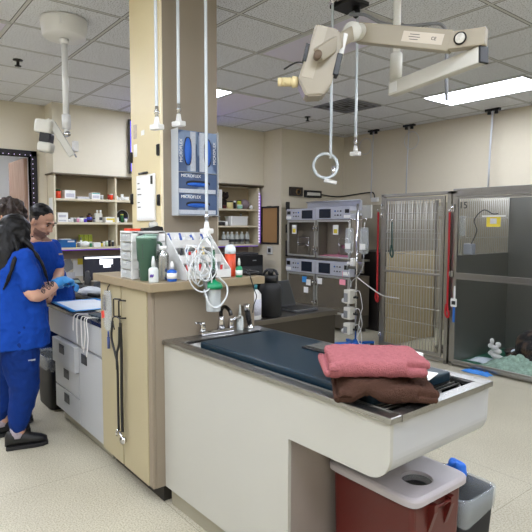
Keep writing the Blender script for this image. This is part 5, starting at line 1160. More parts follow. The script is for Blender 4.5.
def headframe(c, f, pitch, roll=0.0):
    f = Vector((f[0], f[1], 0)).normalized(); s = Vector((f.y, -f.x, 0))
    R = Matrix((s, f, UV)).transposed()
    return Matrix.Translation(c) @ (R @ Matrix.Rotation(-pitch, 3, 'X') @ Matrix.Rotation(roll, 3, 'Y')).to_4x4()
def head(m, F, k=1.0):
    R = F.to_3x3()
    def B(c, r, seg=18): m.ball(F @ (Vector(c)*k), tuple(q*k for q in r), rot=R, seg=seg)
    B((0, -.018, .025), (.075, .094, .092), 24); B((0, .02, -.03), (.06, .068, .083), 20); B((0, .052, -.092), (.028, .026, .022)); B((0, .0, -.075), (.055, .06, .035))
    B((0, .074, .03), (.048, .018, .011)); B((0, .072, -.058), (.024, .02, .018)); B((.036, .058, -.018), (.022, .02, .02)); B((-.036, .058, -.018), (.022, .02, .02))
    m.tube([F @ (Vector(p)*k) for p in ((0, .082, .018), (0, .094, -.008), (0, .103, -.026), (0, .09, -.034))], [.008*k, .010*k, .014*k, .011*k], 10)
    B((.012, .09, -.03), (.008, .009, .007)); B((-.012, .09, -.03), (.008, .009, .007))
    for s in (1, -1): B((.076*s, -.012, -.008), (.009, .02, .031), 12)
def face(F, P, k=1.0, brow=None, lip=None):
    R = F.to_3x3()
    def part(name, items, mat):
        for c, r in items:
            m = MB(); m.ball(F @ (Vector(c)*k), tuple(q*k for q in r), rot=R, seg=12); obj(name, m, mat, P)
    part('eye', [((.031, .0755, .01), (.0135, .008, .007)), ((-.031, .0755, .01), (.0135, .008, .007))], M('eye_white', (214,206,200), .2))
    part('iris', [((.031, .0812, .007), (.006, .004, .0055)), ((-.031, .0812, .007), (.006, .004, .0055))], M('dark_iris', (30,20,16), .2))
    part('eyelid', [((.031, .0785, .0145), (.015, .0085, .0045)), ((-.031, .0785, .0145), (.015, .0085, .0045))], M('eyelid_skin', (120,84,66), .5))
    part('eyebrow', [((.032, .086, .034), (.021, .008, .0045)), ((-.032, .086, .034), (.021, .008, .0045))], brow or M('black_hair', (10,9,10), .5, spec=.3, var=.3, scale=40))
    part('mouth', [((0, .0885, -.058), (.02, .007, .0035))], lip or M('lip', (150,86,78), .45))

scrub = M('royal_blue_scrubs', (18,66,160), .85, var=.12, scale=14, bump=.6, bscale=18, spec=.2)
scrub_d = M('royal_blue_scrub_trousers', (13,46,116), .85, var=.12, scale=14, bump=.6, bscale=14, spec=.2)
skin_w = M('skin_fair', (214,168,146), .5, var=.06, scale=30); skin_m = M('skin_tan', (196,150,124), .5, var=.06, scale=30)
hair_b = M('black_hair', (10,9,10), .5, spec=.3, var=.3, scale=40); hair_br = M('brown_hair', (52,40,34), .55, var=.4, scale=60)
shoe_m = M('black_shoe', (20,20,22), .5, var=.1); sole_m = M('black_sole', (34,34,36), .6)
glove_mm = M('sky_blue_nitrile', (64,150,222), .5)
def shoe(P, ankle, d, base=0.0):
    d = Vector((d[0], d[1], 0)).normalized(); s = Vector((d.y, -d.x, 0)); R = Matrix((s, d, UV)).transposed(); a = Vector((ankle[0], ankle[1], base))
    m = MB()
    m.rings([[a+s*(w*math.cos(q))+d*(y+.03*math.sin(q)*0)+UV*(max(.0, h*math.sin(q)*.5+h*.5)+.022) for q in [2*PI*k/16 for k in range(16)]] for y, w, h in ((-.085, .02, .07), (-.07, .038, .105), (-.02, .042, .11), (.04, .044, .095), (.10, .049, .07), (.15, .045, .055), (.185, .026, .035))])
    u = obj('shoe', m, shoe_m, P)
    m = MB(); poly = [(-.08, .025), (-.07, .038), (0, .04), (.1, .05), (.16, .044), (.19, .02), (.19, -.02), (.16, -.044), (.1, -.05), (0, -.04), (-.07, -.038), (-.08, -.025)]
    m.rings([[a+d*y+s*x+UV*(.001) for y, x in poly], [a+d*y*1.0+s*x+UV*.026 for y, x in poly]], smooth=False); obj('sole', m, sole_m, u)
    m = MB()
    for q in range(4): m.tube([a+s*-.022+d*(.03+.02*q)+UV*(.128-.012*q), a+s*.022+d*(.03+.02*q)+UV*(.1-.011*q)], .003, 6)
    obj('laces', m, blk, u)
    m = MB(); m.tube([a-d*.005+UV*.08, a-d*.005+UV*.2], [.046, .048], 14); obj('sock', m, M('patterned_sock', (190,180,196), .8, var=.35, scale=70), P)

# ---- woman with long black hair, in front
P = thing('person', 'person in blue scrubs with long black hair and tattooed forearm, nearest at the counter', 'person', (-3.97, .9, 0))
F = headframe(Vector((-3.965, .935, 1.478)), (.0, 1), .5)
sh = {'R': (-3.80, .93, 1.315), 'L': (-4.12, .93, 1.315)}
el = {'R': (-3.758, .985, 1.075), 'L': (-4.14, 1.05, 1.09)}
wr = {'R': (-3.862, 1.18, 1.14), 'L': (-4.02, 1.24, 1.11)}
trs = [((-3.97, .89, .76), .17, .15), ((-3.97, .885, .84), .2, .19), ((-3.97, .90, 1.0), .185, .185), ((-3.97, .905, 1.12), .18, .175), ((-3.965, .915, 1.24), .18, .135), ((-3.96, .92, 1.32), .165, .09), ((-3.96, .925, 1.37), .07, .06)]
m = MB(); torso(m, trs, (0, 1)); head(m, F, 1.0); limb(m, [(-3.96, .92, 1.34), (-3.962, .925, 1.40), F @ Vector((0, -.02, -.04))], [.06, .054, .052])
for s in 'RL':
    limb(m, [sh[s], el[s], wr[s]], [.055, .05, .03]); hand(m, wr[s], Vector(wr[s])-Vector(el[s])+Vector((-.02, .05, 0) if s == 'R' else (.03, .05, 0)), (.5, -.1, 1) if s == 'R' else (-.3, -.1, 1), 1.0, 0, 1.0, 1 if s == 'L' else -1)
legs = {'R': [(-3.87, .89, .84), (-3.855, .925, .46), (-3.868, .88, .10)], 'L': [(-4.07, .89, .84), (-4.12, .89, .46), (-4.165, .84, .10)]}
for s in 'RL': limb(m, legs[s], [.12, .07, .042]); m.ball((legs[s][2][0]+.01, legs[s][2][1]+.05, .06), (.028, .07, .022))
body = fuse('body', m, skin_w, P, .0075, 5)
m = MB(); torso(m, [((-3.97, .90, .71), .238, .225), ((-3.97, .897, .80), .238, .226), ((-3.97, .90, .9), .222, .215), ((-3.97, .905, 1.0), .205, .205), ((-3.97, .91, 1.12), .198, .192), ((-3.965, .918, 1.24), .198, .15), ((-3.96, .922, 1.32), .18, .105), ((-3.96, .925, 1.355), .10, .075)], (0, 1))
for s in 'RL':
    e = Vector(sh[s]).lerp(Vector(el[s]), .66); limb(m, [Vector(sh[s])+Vector((0, 0, .002)), Vector(sh[s]).lerp(Vector(el[s]), .4), e], [.074, .078, .076])
fuse('scrub_top', m, scrub, P, .0075, 3, .010, 13)
m = MB()
for s in 'RL':
    a, b, c = [Vector(q) for q in legs[s]]; limb(m, [a+Vector((0, .005, -.03)), a.lerp(b, .5), b, b.lerp(c, .55), c+Vector((0, 0, .065))], [.132, .128, .102, .08, .06])
fuse('scrub_trousers', m, scrub_d, P, .008, 3, .011, 11)
m = MB(); m.box(-3.745, -3.742, .93, .975, .63, .64); obj('trouser_tag', m, M('grey_tag', (150,156,170), .5), P)
for s, dd in (('R', (.2, .97)), ('L', (.1, 1))): shoe(P, legs[s][2], dd)
for s in 'RL':
    m = MB(); hand(m, wr[s], Vector(wr[s])-Vector(el[s])+Vector((-.02, .05, 0) if s == 'R' else (.03, .05, 0)), (.5, -.1, 1) if s == 'R' else (-.3, -.1, 1), 1.0, .003, 1.0, 1 if s == 'L' else -1)
    q = Vector(wr[s]); dv = (q-Vector(el[s])).normalized(); m.tube([q-dv*.05, q+dv*.02], [.038, .034], 14); fuse('glove', m, glove_mm, P, .004, 2)
tat = M('tattoo_ink', (60,56,62), .6)
dv = (Vector(wr['R'])-Vector(el['R'])); sd = Vector((.85, -.35, .35))
for k, (t_, o_, r_) in enumerate(((.18, .02, .014), (.3, -.012, .012), (.42, .012, .016), (.52, -.014, .010), (.6, .008, .012), (.68, -.01, .009))):
    c = Vector(el['R']).lerp(Vector(wr['R']), t_); rr_ = .05+(.03-.05)*t_; n_ = (sd-dv.normalized()*sd.dot(dv.normalized())).normalized(); up_ = dv.normalized().cross(n_)
    n2 = (n_+up_*o_*25).normalized(); p = c+n2*(rr_+.0015)
    m = MB(); tt = dv.normalized(); uu = n2.cross(tt)
    m.tube([p+tt*(r_*math.cos(a)*(1+.3*math.sin(3*a)))+uu*(r_*math.sin(a)) - n2*(.5*(r_*math.sin(a))**2/rr_) for a in [2*PI*q/14 for q in range(14)]], .0026, 5, closed=True); m.tube([p-tt*r_*.5, p+uu*r_*.4, p+tt*r_*.6], .0022, 5); obj('tattoo', m, tat, P)
m = MB()
R_ = F.to_3x3()
m.ball(F @ Vector((0, -.03, .035)), (.092, .108, .1), rot=R_, seg=24); m.ball(F @ Vector((0, -.055, -.03)), (.095, .085, .11), rot=R_, seg=20)
for s in (1, -1): m.ball(F @ Vector((.072*s, .015, -.035)), (.03, .072, .1), rot=R_, seg=14)
torso(m, [((-3.965, .885, 1.50), .09, .08), ((-3.96, .87, 1.42), .115, .085), ((-3.955, .855, 1.35), .135, .085), ((-3.955, .825, 1.27), .14, .07), ((-3.955, .785, 1.18), .12, .05), ((-3.955, .755, 1.09), .085, .035), ((-3.955, .74, 1.02), .03, .02)], (0, 1))
for q, r0 in (([(-3.885, .955, 1.45), (-3.815, 1.0, 1.38), (-3.785, 1.045, 1.29), (-3.785, 1.075, 1.2), (-3.80, 1.095, 1.12)], .016), ([(-3.88, .90, 1.46), (-3.80, .90, 1.38), (-3.765, .865, 1.30), (-3.765, .83, 1.2), (-3.79, .80, 1.12)], .018), ([(-4.04, .95, 1.44), (-4.09, 1.0, 1.37), (-4.1, 1.05, 1.26)], .016)):
    limb(m, q, [.025]+[r0*.8]*(len(q)-2)+[.005], 5, 10)
fuse('hair', m, hair_b, P, .006, 3, .006, 20)
face(F, P)

# ---- brown-haired person behind
P = thing('person', 'person with tousled brown hair seen from behind, heads close beside the man', 'person', (-4.43, .93, 0))
F = headframe(Vector((-4.405, 1.01, 1.59)), (-.75, .66), .5)
c0 = Vector((-4.43, .93, 0))
def rel(x, y, z): return c0+Vector((x, y, z))
tr = [(rel(0, 0, .9), .15, .1), (rel(0, 0, 1.05), .145, .1), (rel(0, .0, 1.25), .165, .11), (rel(0, .01, 1.36), .17, .10), (rel(0, .02, 1.43), .12, .07), (rel(.01, .03, 1.48), .06, .05)]
m = MB(); torso(m, tr, (-.2, 1)); head(m, F, 1.02); limb(m, [rel(0, .02, 1.43), F @ Vector((0, -.02, -.05))], [.056, .053])
arms = {'R': [rel(.165, .0, 1.37), rel(.20, .02, 1.15), rel(.13, .2, 1.06)], 'L': [rel(-.165, .0, 1.37), rel(-.21, .0, 1.15), rel(-.16, .12, .98)]}
for s in 'RL':
    limb(m, arms[s], [.048, .042, .028]); hand(m, arms[s][2], Vector(arms[s][2])-Vector(arms[s][1]), (0, -.2, 1), 1, 0, .7, 1 if s == 'L' else -1)
lg = {'R': [rel(.09, 0, .9), rel(.10, .01, .48), rel(.1, -.02, .1)], 'L': [rel(-.09, 0, .9), rel(-.1, .01, .48), rel(-.1, -.02, .1)]}
for s in 'RL': limb(m, lg[s], [.09, .06, .04]); m.ball(lg[s][2]+Vector((0, .06, -.05)), (.035, .1, .03))
fuse('body', m, skin_m, P, .008, 4)
m = MB(); torso(m, [(rel(0, 0, .8), .185, .13), (rel(0, 0, .95), .17, .12), (rel(0, 0, 1.25), .185, .13), (rel(0, .01, 1.36), .19, .12), (rel(0, .02, 1.43), .13, .085)], (-.2, 1))
for s in 'RL': limb(m, [arms[s][0], arms[s][0].lerp(arms[s][1], .75)], [.065, .068])
fuse('scrub_top', m, scrub, P, .01, 4, .005, 16)
m = MB()
for s in 'RL': limb(m, [lg[s][0], lg[s][1], lg[s][2]+Vector((0, 0, .05))], [.112, .085, .06])
fuse('scrub_trousers', m, scrub_d, P, .01, 4, .005, 14)
for s in 'RL': shoe(P, lg[s][2], (-.1, 1))
m = MB(); R_ = F.to_3x3(); rnd = random.Random(5)
m.ball(F @ Vector((0, -.025, .045)), (.088, .106, .095), rot=R_, seg=20)
for k in range(70):
    a = rnd.uniform(0, 2*PI); h = rnd.uniform(-.35, 1); r = math.sqrt(1-min(1, h*h)); v = Vector((r*math.cos(a)*.09, r*math.sin(a)*.108-.03, h*.1+.04))
    if v.y > .05 and v.z < .06: continue
    if abs(v.x) > .06 and v.z < .0 and v.y > -.05: continue
    m.ball(F @ v, rnd.uniform(.018, .03), seg=8)
fuse('hair', m, hair_br, P, .006, 1, .007, 35); face(F, P, brow=hair_br)

# ---- man at the counter end
P = thing('person', 'man in blue scrub top with short dark hair, looking down at the counter', 'person', (-4.93, 1.42, 0))
fm = Vector((.8, .55, 0)).normalized(); sm = Vector((fm.y, -fm.x, 0))
F = headframe(Vector((-4.60, 1.285, 1.575)), (.82, .57), .5)
pel = Vector((-4.98, 1.49, .93)); che = Vector((-4.765, 1.30, 1.27))
tr = [(pel+Vector((0, 0, -.05)), .16, .11), (pel+Vector((.02, -.01, .06)), .16, .115), (pel.lerp(che, .5), .16, .115), (che, .18, .125), (che+Vector((.05, -.015, .09)), .18, .10), (che+Vector((.075, -.02, .15)), .12, .075), (che+Vector((.09, -.022, .18)), .06, .055)]
m = MB(); torso(m, tr, fm); head(m, F, 1.1); limb(m, [che+Vector((.07, -.02, .13)), F @ Vector((0, -.03, -.06))], [.066, .06])
S = {'R': che+sm*.165+Vector((.055, 0, .085)), 'L': che-sm*.155+Vector((.055, -.0, .09))}
E = {'R': Vector((-4.60, 1.15, 1.13)), 'L': Vector((-4.72, 1.445, 1.13))}
W = {'R': Vector((-4.50, 1.22, 1.04)), 'L': Vector((-4.545, 1.35, 1.06))}
for s in 'RL':
    limb(m, [S[s], E[s], W[s]], [.052, .047, .031]); hand(m, W[s], W[s]-E[s], (0, 0, 1), 1.05, 0, .8, 1 if s == 'L' else -1)
lg = {'R': [pel+sm*.09, Vector((-5.0, 1.42, .5)), Vector((-5.03, 1.42, .1))], 'L': [pel-sm*.09, Vector((-4.96, 1.6, .5)), Vector((-4.98, 1.62, .1))]}
for s in 'RL': limb(m, lg[s], [.095, .065, .042]); m.ball(lg[s][2]+Vector((.06, .01, -.05)), (.1, .035, .03))
man = fuse('body', m, skin_m, P, .0065, 4)
m = MB(); torso(m, [(pel+Vector((0, 0, -.14)), .175, .14), (pel, .17, .135), (pel.lerp(che, .5), .165, .135), (che, .175, .145), (che+Vector((.05, -.015, .09)), .172, .115), (che+Vector((.07, -.02, .14)), .125, .09)], fm)
for s in 'RL': limb(m, [S[s], S[s].lerp(E[s], .66)], [.066, .066])
top = fuse('scrub_top', m, scrub, P, .0085, 4, .006, 16)
m = MB(); q = che+fm*.155-sm*.06+Vector((.04, 0, .03)); m.obox(q, (.004, .045, .014), Matrix((fm, -sm, UV)).transposed()); obj('name_tag', m, M('gold_tag', (180,160,120), .4), P)
m = MB()
for s in 'RL': limb(m, [lg[s][0], lg[s][1], lg[s][2]+Vector((0, 0, .05))], [.115, .09, .065])
fuse('scrub_trousers', m, scrub_d, P, .01, 4, .005, 14)
for s in 'RL': shoe(P, lg[s][2], fm)
m = MB(); R_ = F.to_3x3(); k = 1.1
m.ball(F @ Vector((0, -.035, .058)), (.0845, .100, .0835), rot=R_, seg=24)
cut = [v for v in m.bm.verts]
hairo = fuse('hair', m, hair_b, P, .006, 1, .003, 60)
# cropped sides and stubble lie in the skin itself
man.data.materials.append(M('cropped_hair', (48,40,38), .6, var=.2, scale=90)); man.data.materials.append(M('beard_stubble', (140,106,90), .65, var=.2, scale=90))
Fi = F.inverted(); rm = rootmat(P)
for pl in man.data.polygons:
    q = Fi @ (rm @ pl.center)/1.1
    if abs(q.x) < .2 and -.2 < q.y < .2 and q.z > -.13:
        if q.z > -.035 and q.y < .012 and q.z > -.035+.0 and not (abs(q.x) > .079) and (q.y < -.03 or q.z > .015): pl.material_index = 1
        elif q.z < -.048 and q.y > .0 and (abs(q.x) > .02 or q.z < -.066 or q.z > -.055) and not (q.z > -.046 and abs(q.x) < .045 and q.y < .085) and not (q.z > -.05 and abs(q.x)>.02 and q.y > .03): pl.material_index = 2
face(F, P, 1.1)

# ------------------------------------------------------------------ on and around the work counter
CZ = .9155
def rotz(a): return Matrix.Rotation(a, 3, 'Z')
m = MB()
def fn(u, v):
    x = -4.40+.56*u; y = 1.30+.34*v+.05*u*(v-.5); e = min(1, 8*min(u, 1-u, v, 1-v))
    return (x, y, CZ+.006+.016*e*(.5+.5*noise.noise(Vector((u*4, v*4, 3)))))
m.sheet(fn, 26, 18, .003)
t = thing('surgical_drape', 'white sheet with blue border spread on the dark worktop', 'drape', (-4.12, 1.47, CZ))
obj('sheet', m, M('drape_white', (226,232,238), .8, var=.02), t)
m = MB(); 
for (u0, v0, u1, v1) in ((0, 0, 1, 0), (0, 0, 0, 1), (0, 1, 1, 1), (1, 0, 1, 1)):
    pts = [Vector(fn(u0+(u1-u0)*k/20, v0+(v1-v0)*k/20))+Vector((0, 0, .002)) for k in range(21)]
    m.rings([[p+Vector((.018*a, .018*b, c)) for a, b, c in ((-1, -1, 0), (1, -1, 0), (1, 1, .002), (-1, 1, .002))] for p in pts])
obj('blue_border', m, M('drape_blue', (50,150,226), .6), t)
def lump(lab, cat, x, y, z, sx, sy, sz, mat, seed, name, rot=0.0, f=7):
    m = MB(); vs_ = m.ball((0, 0, 0), 1, seg=24)
    for v in vs_:
        n = noise.noise(v.co*1.7+Vector((seed, 0, 0)))*.3; v.co *= (1+n); v.co.z = max(v.co.z, -.35)
        v.co = rotz(rot) @ Vector((v.co.x*sx, v.co.y*sy, (v.co.z+.35)*sz))+Vector((x, y, z+.001))
    return tag(obj(name, m, mat), lab, cat)
stripe_m = M('grey_striped_cloth', (190,194,198), .85, var=.12); dark_cl = M('charcoal_cloth', (48,52,58), .85, var=.15, bump=.3)
lump('rumpled charcoal cloth at the back of the dark side table', 'cloth', -5.02, 2.02, .881, .24, .09, .09, dark_cl, 1.0, 'cloth', .3)
lump('rumpled pale grey cloth on the dark side table behind the man', 'cloth', -5.02, 1.84, .881, .2, .085, .05, stripe_m, 4.0, 'cloth', .1)
m = MB(); m.box(-4.45, -4.33, 1.80, 1.985, CZ, CZ+.05, .012); m.box(-4.44, -4.335, 1.81, 1.98, CZ+.05, CZ+.085, .012); tag(obj('folded_towel', m, M('white_cotton', (224,226,226), .9, var=.05)), 'folded white towel at the far left of the dark worktop', 'towel')
m = MB(); m.box(-3.80, -3.52, 1.42, 1.66, CZ, CZ+.006); vs_ = m.obox((-3.64, 1.5, CZ+.013), (.2, .14, .012), rotz(.2), .004); tag(obj('gauze_pack', m, M('cream_gauze', (214,208,190), .85, var=.1, scale=60, bump=.3)), 'cream gauze and packaging heap right of the white drape', 'gauze')
m = MB(); m.obox((-3.50, 1.36, CZ+.008), (.26, .09, .014), rotz(.1), .003); m.obox((-3.46, 1.33, CZ+.02), (.1, .05, .008), rotz(-.2), .003); tag(obj('dark_pouch', m, M('dark_teal_pouch', (36,60,72), .5, var=.2)), 'dark teal instrument pouch at the front edge of the worktop', 'pouch')
m = MB(); m.box(-3.40, -3.35, 1.33, 1.40, CZ, CZ+.15, .012); tag(obj('blue_pack', m, M('pack_blue', (60,150,226), .5)), 'upright blue pack standing against the beige cabinet', 'pack')
m = MB(); m.box(-3.55, -3.42, 1.55, 1.62, CZ+.001, CZ+.045, .012); tag(obj('blue_pack', m, M('pack_blue', (60,150,226), .5)), 'flat blue pack lying behind the cream gauze', 'pack')
m = MB(); m.obox((-3.90, 1.70, CZ+.012), (.2, .05, .02), rotz(.2), .006); m.cyl((-3.80, 1.72, CZ+.015), (-3.70, 1.74, CZ+.015), .008); tag(obj('clipper', m, blk), 'small black clipper tool behind the right end of the white drape', 'clipper')
for k, (x, zb) in enumerate(((-3.76, .80), (-3.70, .72), (-3.62, .70), (-3.56, .68), (-3.52, .66))):
    m = MB()
    pts = [(x+.05, 1.33, CZ+.004), (x+.01, 1.275, CZ+.004), (x, 1.25, CZ-.012), (x+.012*k, 1.24, (zb+CZ)/2), (x+.02*(k % 3), 1.238, zb)]
    c = bez(pts, 6); m.rings([[p+Vector((.008, 0, 0)), p+Vector((.008, .0015, .0015)), p+Vector((-.008, .0015, .0015)), p+Vector((-.008, 0, 0))] for p in c]); 
    tag(obj('gauze_tie', m, M('white_gauze', (232,230,224), .85)), ['shortest white gauze tie, leftmost over the worktop edge', 'second white gauze tie from the left hanging over the worktop edge', 'third white gauze tie from the left hanging over the worktop edge', 'fourth white gauze tie from the left hanging over the worktop edge', 'longest white gauze tie, rightmost over the worktop edge'][k], 'gauze tie', 'gauze ties over the worktop edge')
def bin_(name, label, cat, x0, x1, y0, y1, h, bodym, liner=None, taper=.85):
    t = thing(name, label, cat, ((x0+x1)/2, (y0+y1)/2, 0)); xc, yc = (x0+x1)/2, (y0+y1)/2; a, b = (x1-x0)/2, (y1-y0)/2
    def rr(k, z, e=0.0):
        pts = []
        for q in range(32):
            an = 2*PI*q/32; cx_ = math.copysign(abs(math.cos(an))**.35, math.cos(an)); sy_ = math.copysign(abs(math.sin(an))**.35, math.sin(an)); pts.append((xc+(a*k+e)*cx_, yc+(b*k+e)*sy_, z))
        return pts
    m = MB(); m.rings([rr(taper*.96, .001), rr(taper, .01), rr(1, h), rr(.96, h), rr(taper*.95, .02)]); obj('body', m, bodym, t)
    if liner:
        m = MB(); rnd = random.Random(2)
        def wav(p, s): return [(q[0], q[1], q[2]+s*noise.noise(Vector((q[0]*18, q[1]*18, h)))) for q in p]
        m.rings([wav(rr(.985, h-.09, .004), .05), wav(rr(1.0, h-.04, .006), .02), rr(1.0, h+.008, .007), rr(.96, h+.010), rr(.93, h-.05), wav(rr(.9, h-.14), .05)], cap=False); obj('liner', m, liner, t)
    return t
bin_('trash_can', 'black trash can with clear liner beside the white drawers', 'trash can', -4.875, -4.44, 1.262, 1.49, .44, blk_matte, clear_b)

t = thing('side_table', 'dark side table with crumpled cloths beyond the drawer counter', 'table', (-5.08, 2.0, 0))
m = MB(); m.box(-5.5, -4.66, 1.735, 2.3, .85, .88, .004); obj('table_top', m, M('dark_table_top', (34,34,40), .35, var=.05), t)
for x in (-5.46, -4.70):
    for y in (1.77, 2.26): m = MB(); m.box(x-.02, x+.02, y-.02, y+.02, .001, .8495, .003); obj('leg', m, steel_d, t)
for x, y, w_, d_, z, rr_, mm, lab in ((-4.84, 1.82, .16, .1, .881, .2, blk_matte, 'flat black case at the right end of the dark side table'), (-5.3, 1.86, .26, .16, .881, -.2, M('white_cotton', (224,226,226), .9), 'flat white folded cloth at the left end of the dark side table'), (-5.28, 1.86, .2, .1, .912, -.1, blk_matte, 'flat black case lying on the white folded cloth')):
    m = MB(); m.obox((x, y, z+.014), (w_, d_, .028), rotz(rr_), .006); tag(obj('flat_case' if mm is blk_matte else 'folded_cloth', m, mm), lab, 'case' if mm is blk_matte else 'cloth')
# ------------------------------------------------------------------ towels on the table
def towel(name, lab, c, e1, L, Wd, z0, layers, th, mat, drop=None, shift=.012, seed=0):
    e1 = Vector((e1[0], e1[1], 0)).normalized(); e2 = Vector((-e1.y, e1.x, 0)); R = Matrix((e1, e2, UV)).transposed()
    m = MB(); rnd = random.Random(seed)
    for k in range(layers):
        sh_ = rnd.uniform(-shift, shift); zc = z0+th*(k+.5)
        cc = Vector((c[0], c[1], zc))+e1*sh_*.6+e2*sh_
        m.obox(cc+e1*(.008 if k % 2 else -.0), (L-.012*k, Wd, th*1.005), R, th*.495, 5)
    # rolled fold along the near edge joining the layers
    h = th*layers
    m.rings([[Vector((c[0], c[1], z0+h*.5))+e1*(L*(.30 if q else -.5)*.93)-e2*(Wd*.5-h*.12)+(e2*-math.sin(a)*h*.34+UV*math.cos(a)*h*.47) for a in [2*PI*k/16 for k in range(16)]] for q in (0, 1)])
    o = fuse(name, m, mat, None, .0045, 4)
    M_ = o.matrix_basis.copy(); 
    for v in o.data.vertices:
        p = v.co + o.location
        loc = p-Vector((c[0], c[1], 0)); u = loc.dot(e1)/(L/2); w_ = loc.dot(e2)/(Wd/2)
        n = noise.noise(Vector((u*1.3, w_*1.3, seed)))*.008*(1 if p.z > z0+h*.6 else .35) + .0036*noise.noise(p*95)+.004*noise.noise(p*38)
        sag = -.010*max(0, abs(u)-.55)**1*2 if p.z > z0+h*.5 else 0
        v.co.z += n+sag
        if drop: v.co.z -= drop(p)
    return tag(o, lab, 'towel')
terry = lambda n, c: M(n, c, .95, var=.22, scale=70, bump=.9, bscale=260, spec=.1)
def dr_(p):
    out = max(0, min(1, (p.x+1.18)/.03))
    f_ = max(0, min(1, (1.385-p.y)/.03)); return .026*max(out, f_, 0)
tb = towel('folded_towel', 'dark brown folded towel under the pink one on the treatment table', (-1.238, 1.532), (.66, .75), .36, .26, .9605, 2, .026, terry('brown_terry', (78,55,45)), dr_, .012, 3)
tp = towel('folded_towel', 'pink folded terry towel on top of the brown one', (-1.29, 1.532), (.62, .785), .37, .25, 1.0135, 2, .031, terry('pink_terry', (172,104,108)), None, .014, 8)
m = MB(); m.obox((-1.235, 1.775, .9585), (.10, .12, .003), rotz(.3)); m.obox((-1.232, 1.775, .9622), (.08, .09, .004), rotz(.3)); tag(obj('white_cloth', m, paper), 'white folded cloth peeking out right behind the towels', 'cloth')
t = thing('small_carton', 'small white carton on the table edge behind the towels', 'carton', (-1.42, 1.98, zt)); m = MB(); m.box(-1.46, -1.385, 1.955, 2.005, zt+.0005, zt+.058, .004); obj('box', m, paper, t); m = MB(); m.box(-1.3849, -1.384, 1.96, 2.0, zt+.012, zt+.03); obj('print_patch', m, M('faint_print', (196,196,206), .5), t)

# ------------------------------------------------------------------ bins under the table end
redb = M('shaded_red_bin', (84,22,17), .38, var=.04, scale=6)  # red set darker, with the shadow under the table in it
t = thing('waste_bin', 'shaded red bin with grey lid and round hole under the table end', 'bin', (-1.3, 1.74, 0))
m = MB(); v = m.box(-1.535, -1.125, 1.59, 1.91, .001, .515, .02, 3)
for q in v:
    k = .94+.06*(q.co.z/.515); q.co.x = -1.34+(q.co.x+1.34)*k; q.co.y = 1.75+(q.co.y-1.75)*k
obj('body', m, redb, t)
lid_m = M('grey_lid_plastic', (176,170,174), .35, var=.02)
hc2 = Vector((-1.215, 1.735, 0)); hrx, hry = .06, .062
m = MB(); n = 64
def sq(a, x0, x1, y0, y1, r=.3):
    return (((x0+x1)/2+(x1-x0)/2*math.copysign(abs(math.cos(a))**r, math.cos(a))), ((y0+y1)/2+(y1-y0)/2*math.copysign(abs(math.sin(a))**r, math.sin(a))))
A = [2*PI*k/n for k in range(n)]
rg = [[(hc2.x+hrx*.98*math.cos(a), hc2.y+hry*.98*math.sin(a), .538) for a in A], [(hc2.x+hrx*math.cos(a), hc2.y+hry*math.sin(a), .552) for a in A], [sq(a, -1.546, -1.113, 1.575, 1.925, .2)+(.555,) for a in A], [sq(a, -1.553, -1.104, 1.566, 1.934, .2)+(.549,) for a in A], [sq(a, -1.555, -1.1, 1.563, 1.937, .2)+(.542,) for a in A], [sq(a, -1.554, -1.101, 1.564, 1.936, .2)+(.522,) for a in A], [sq(a, -1.547, -1.11, 1.573, 1.927, .2)+(.520,) for a in A], [sq(a, -1.535, -1.13, 1.6, 1.9, .2)+(.53,) for a in A]]
m.rings(rg, cap=False, closed=True, smooth=False); lid = obj('lid', m, lid_m, t)
m = MB(); m.rings([[(hc2.x+hrx*1.02*k_*math.cos(a), hc2.y+hry*1.02*k_*math.sin(a)*w_, z) for a in A] for k_, z, w_ in ((1, .5535, 1), (.97, .53, 1), (.8, .47, .8), (.5, .40, .6))], cap=False); obj('bag_liner', m, clear_b, t)
m = MB(); m.box(-1.46, -1.15, 1.61, 1.89, .5165, .52); 
bm_ = MB(); bm_.lathe((hc2.x, hc2.y, .5), [(0, .018), (.05, .018), (.05, .019), (0, .019)], 24); m.bm.free(); obj('dark_inside', bm_, dark_m, t)
m = MB()
for y in (1.70, 1.81): m.prism([(-1.128, .38), (-1.128, .50), (-1.10, .50), (-1.10, .47)], 'y', y-.012, y+.012)
m.tube([(-1.108, 1.70, .485), (-1.108, 1.81, .485)], .007, 8); obj('handle_bracket', m, redb, t)
t = bin_('trash_can', 'black trash can with clear liner behind the red bin', 'trash can', -1.44, -1.135, 1.965, 2.235, .39, blk_matte, clear_b)
lump('crumpled bright blue glove sticking up from the trash can rim', 'glove', -1.33, 2.21, .385, .05, .04, .05, M('bright_blue_nitrile', (30,110,220), .4, bump=.3), 2.0, 'disposable_glove')

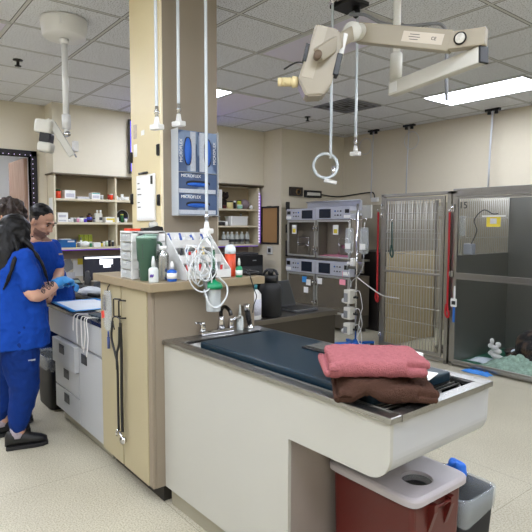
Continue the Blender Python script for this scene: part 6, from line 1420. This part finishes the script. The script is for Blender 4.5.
# ------------------------------------------------------------------ dog lying in the glass kennel
P = thing('dog', 'dark brindle dog lying on the green blanket, cut by the right edge', 'dog', (-2.3, 5.9, .05))
m = MB(); z0 = .06
limb(m, [(-2.68, 5.88, z0+.18), (-2.45, 5.93, z0+.20), (-2.15, 5.92, z0+.21), (-1.95, 5.9, z0+.24)], [.165, .16, .17, .15], 6, 18)
m.ball((-2.66, 5.80, z0+.14), (.16, .11, .15)); limb(m, [(-2.62, 5.73, z0+.16), (-2.42, 5.68, z0+.12), (-2.62, 5.64, z0+.05), (-2.45, 5.60, z0+.03)], [.10, .07, .045, .035]); m.ball((-2.41, 5.595, z0+.03), (.055, .035, .03))
limb(m, [(-1.98, 5.78, z0+.2), (-2.05, 5.74, z0+.06), (-1.82, 5.70, z0+.035), (-1.72, 5.70, z0+.03)], [.08, .055, .04, .035]); m.ball((-1.68, 5.70, z0+.028), (.055, .035, .028))
limb(m, [(-1.95, 5.98, z0+.2), (-1.95, 6.0, z0+.06), (-1.75, 5.98, z0+.03)], [.08, .05, .035]); m.ball((-1.70, 5.98, z0+.028), (.055, .035, .028))
limb(m, [(-1.98, 5.9, z0+.27), (-1.82, 5.88, z0+.36), (-1.74, 5.87, z0+.40)], [.125, .095, .085]); m.ball((-1.70, 5.86, z0+.42), (.10, .085, .085)); limb(m, [(-1.66, 5.85, z0+.40), (-1.55, 5.83, z0+.37), (-1.51, 5.825, z0+.365)], [.06, .045, .036])
for s in (1, -1): limb(m, [(-1.73, 5.86+.075*s, z0+.47), (-1.72, 5.86+.11*s, z0+.42), (-1.71, 5.86+.115*s, z0+.36)], [.025, .03, .018], 3, 10)
limb(m, [(-2.80, 5.86, z0+.08), (-2.86, 5.74, z0+.04), (-2.78, 5.62, z0+.035)], [.04, .028, .016])
fur = bpy.data.materials.new('brindle_fur'); fur.use_nodes = True; nt = fur.node_tree; b = nt.nodes['Principled BSDF']; b.inputs['Roughness'].default_value = .8
tc = nt.nodes.new('ShaderNodeTexCoord'); wn = nt.nodes.new('ShaderNodeTexNoise'); wn.inputs['Scale'].default_value = 9; wn.inputs['Detail'].default_value = 7; nt.links.new(tc.outputs['Object'], wn.inputs[0])
rp = nt.nodes.new('ShaderNodeValToRGB'); rp.color_ramp.elements[0].position = .48; rp.color_ramp.elements[0].color = rgb(20,16,14); rp.color_ramp.elements[1].position = .72; rp.color_ramp.elements[1].color = rgb(96,72,52); nt.links.new(wn.outputs['Fac'], rp.inputs[0]); nt.links.new(rp.outputs[0], b.inputs['Base Color'])
fuse('body', m, fur, P, .011, 4, .006, 40)
m = MB(); m.ball((-1.478, 5.822, z0+.375), (.018, .02, .015), seg=10); obj('nose', m, blk, P)
for s in (1, -1): m = MB(); m.ball((-1.622, 5.85+.045*s, z0+.445), .013, seg=10); obj('eye', m, blk_gloss, P)
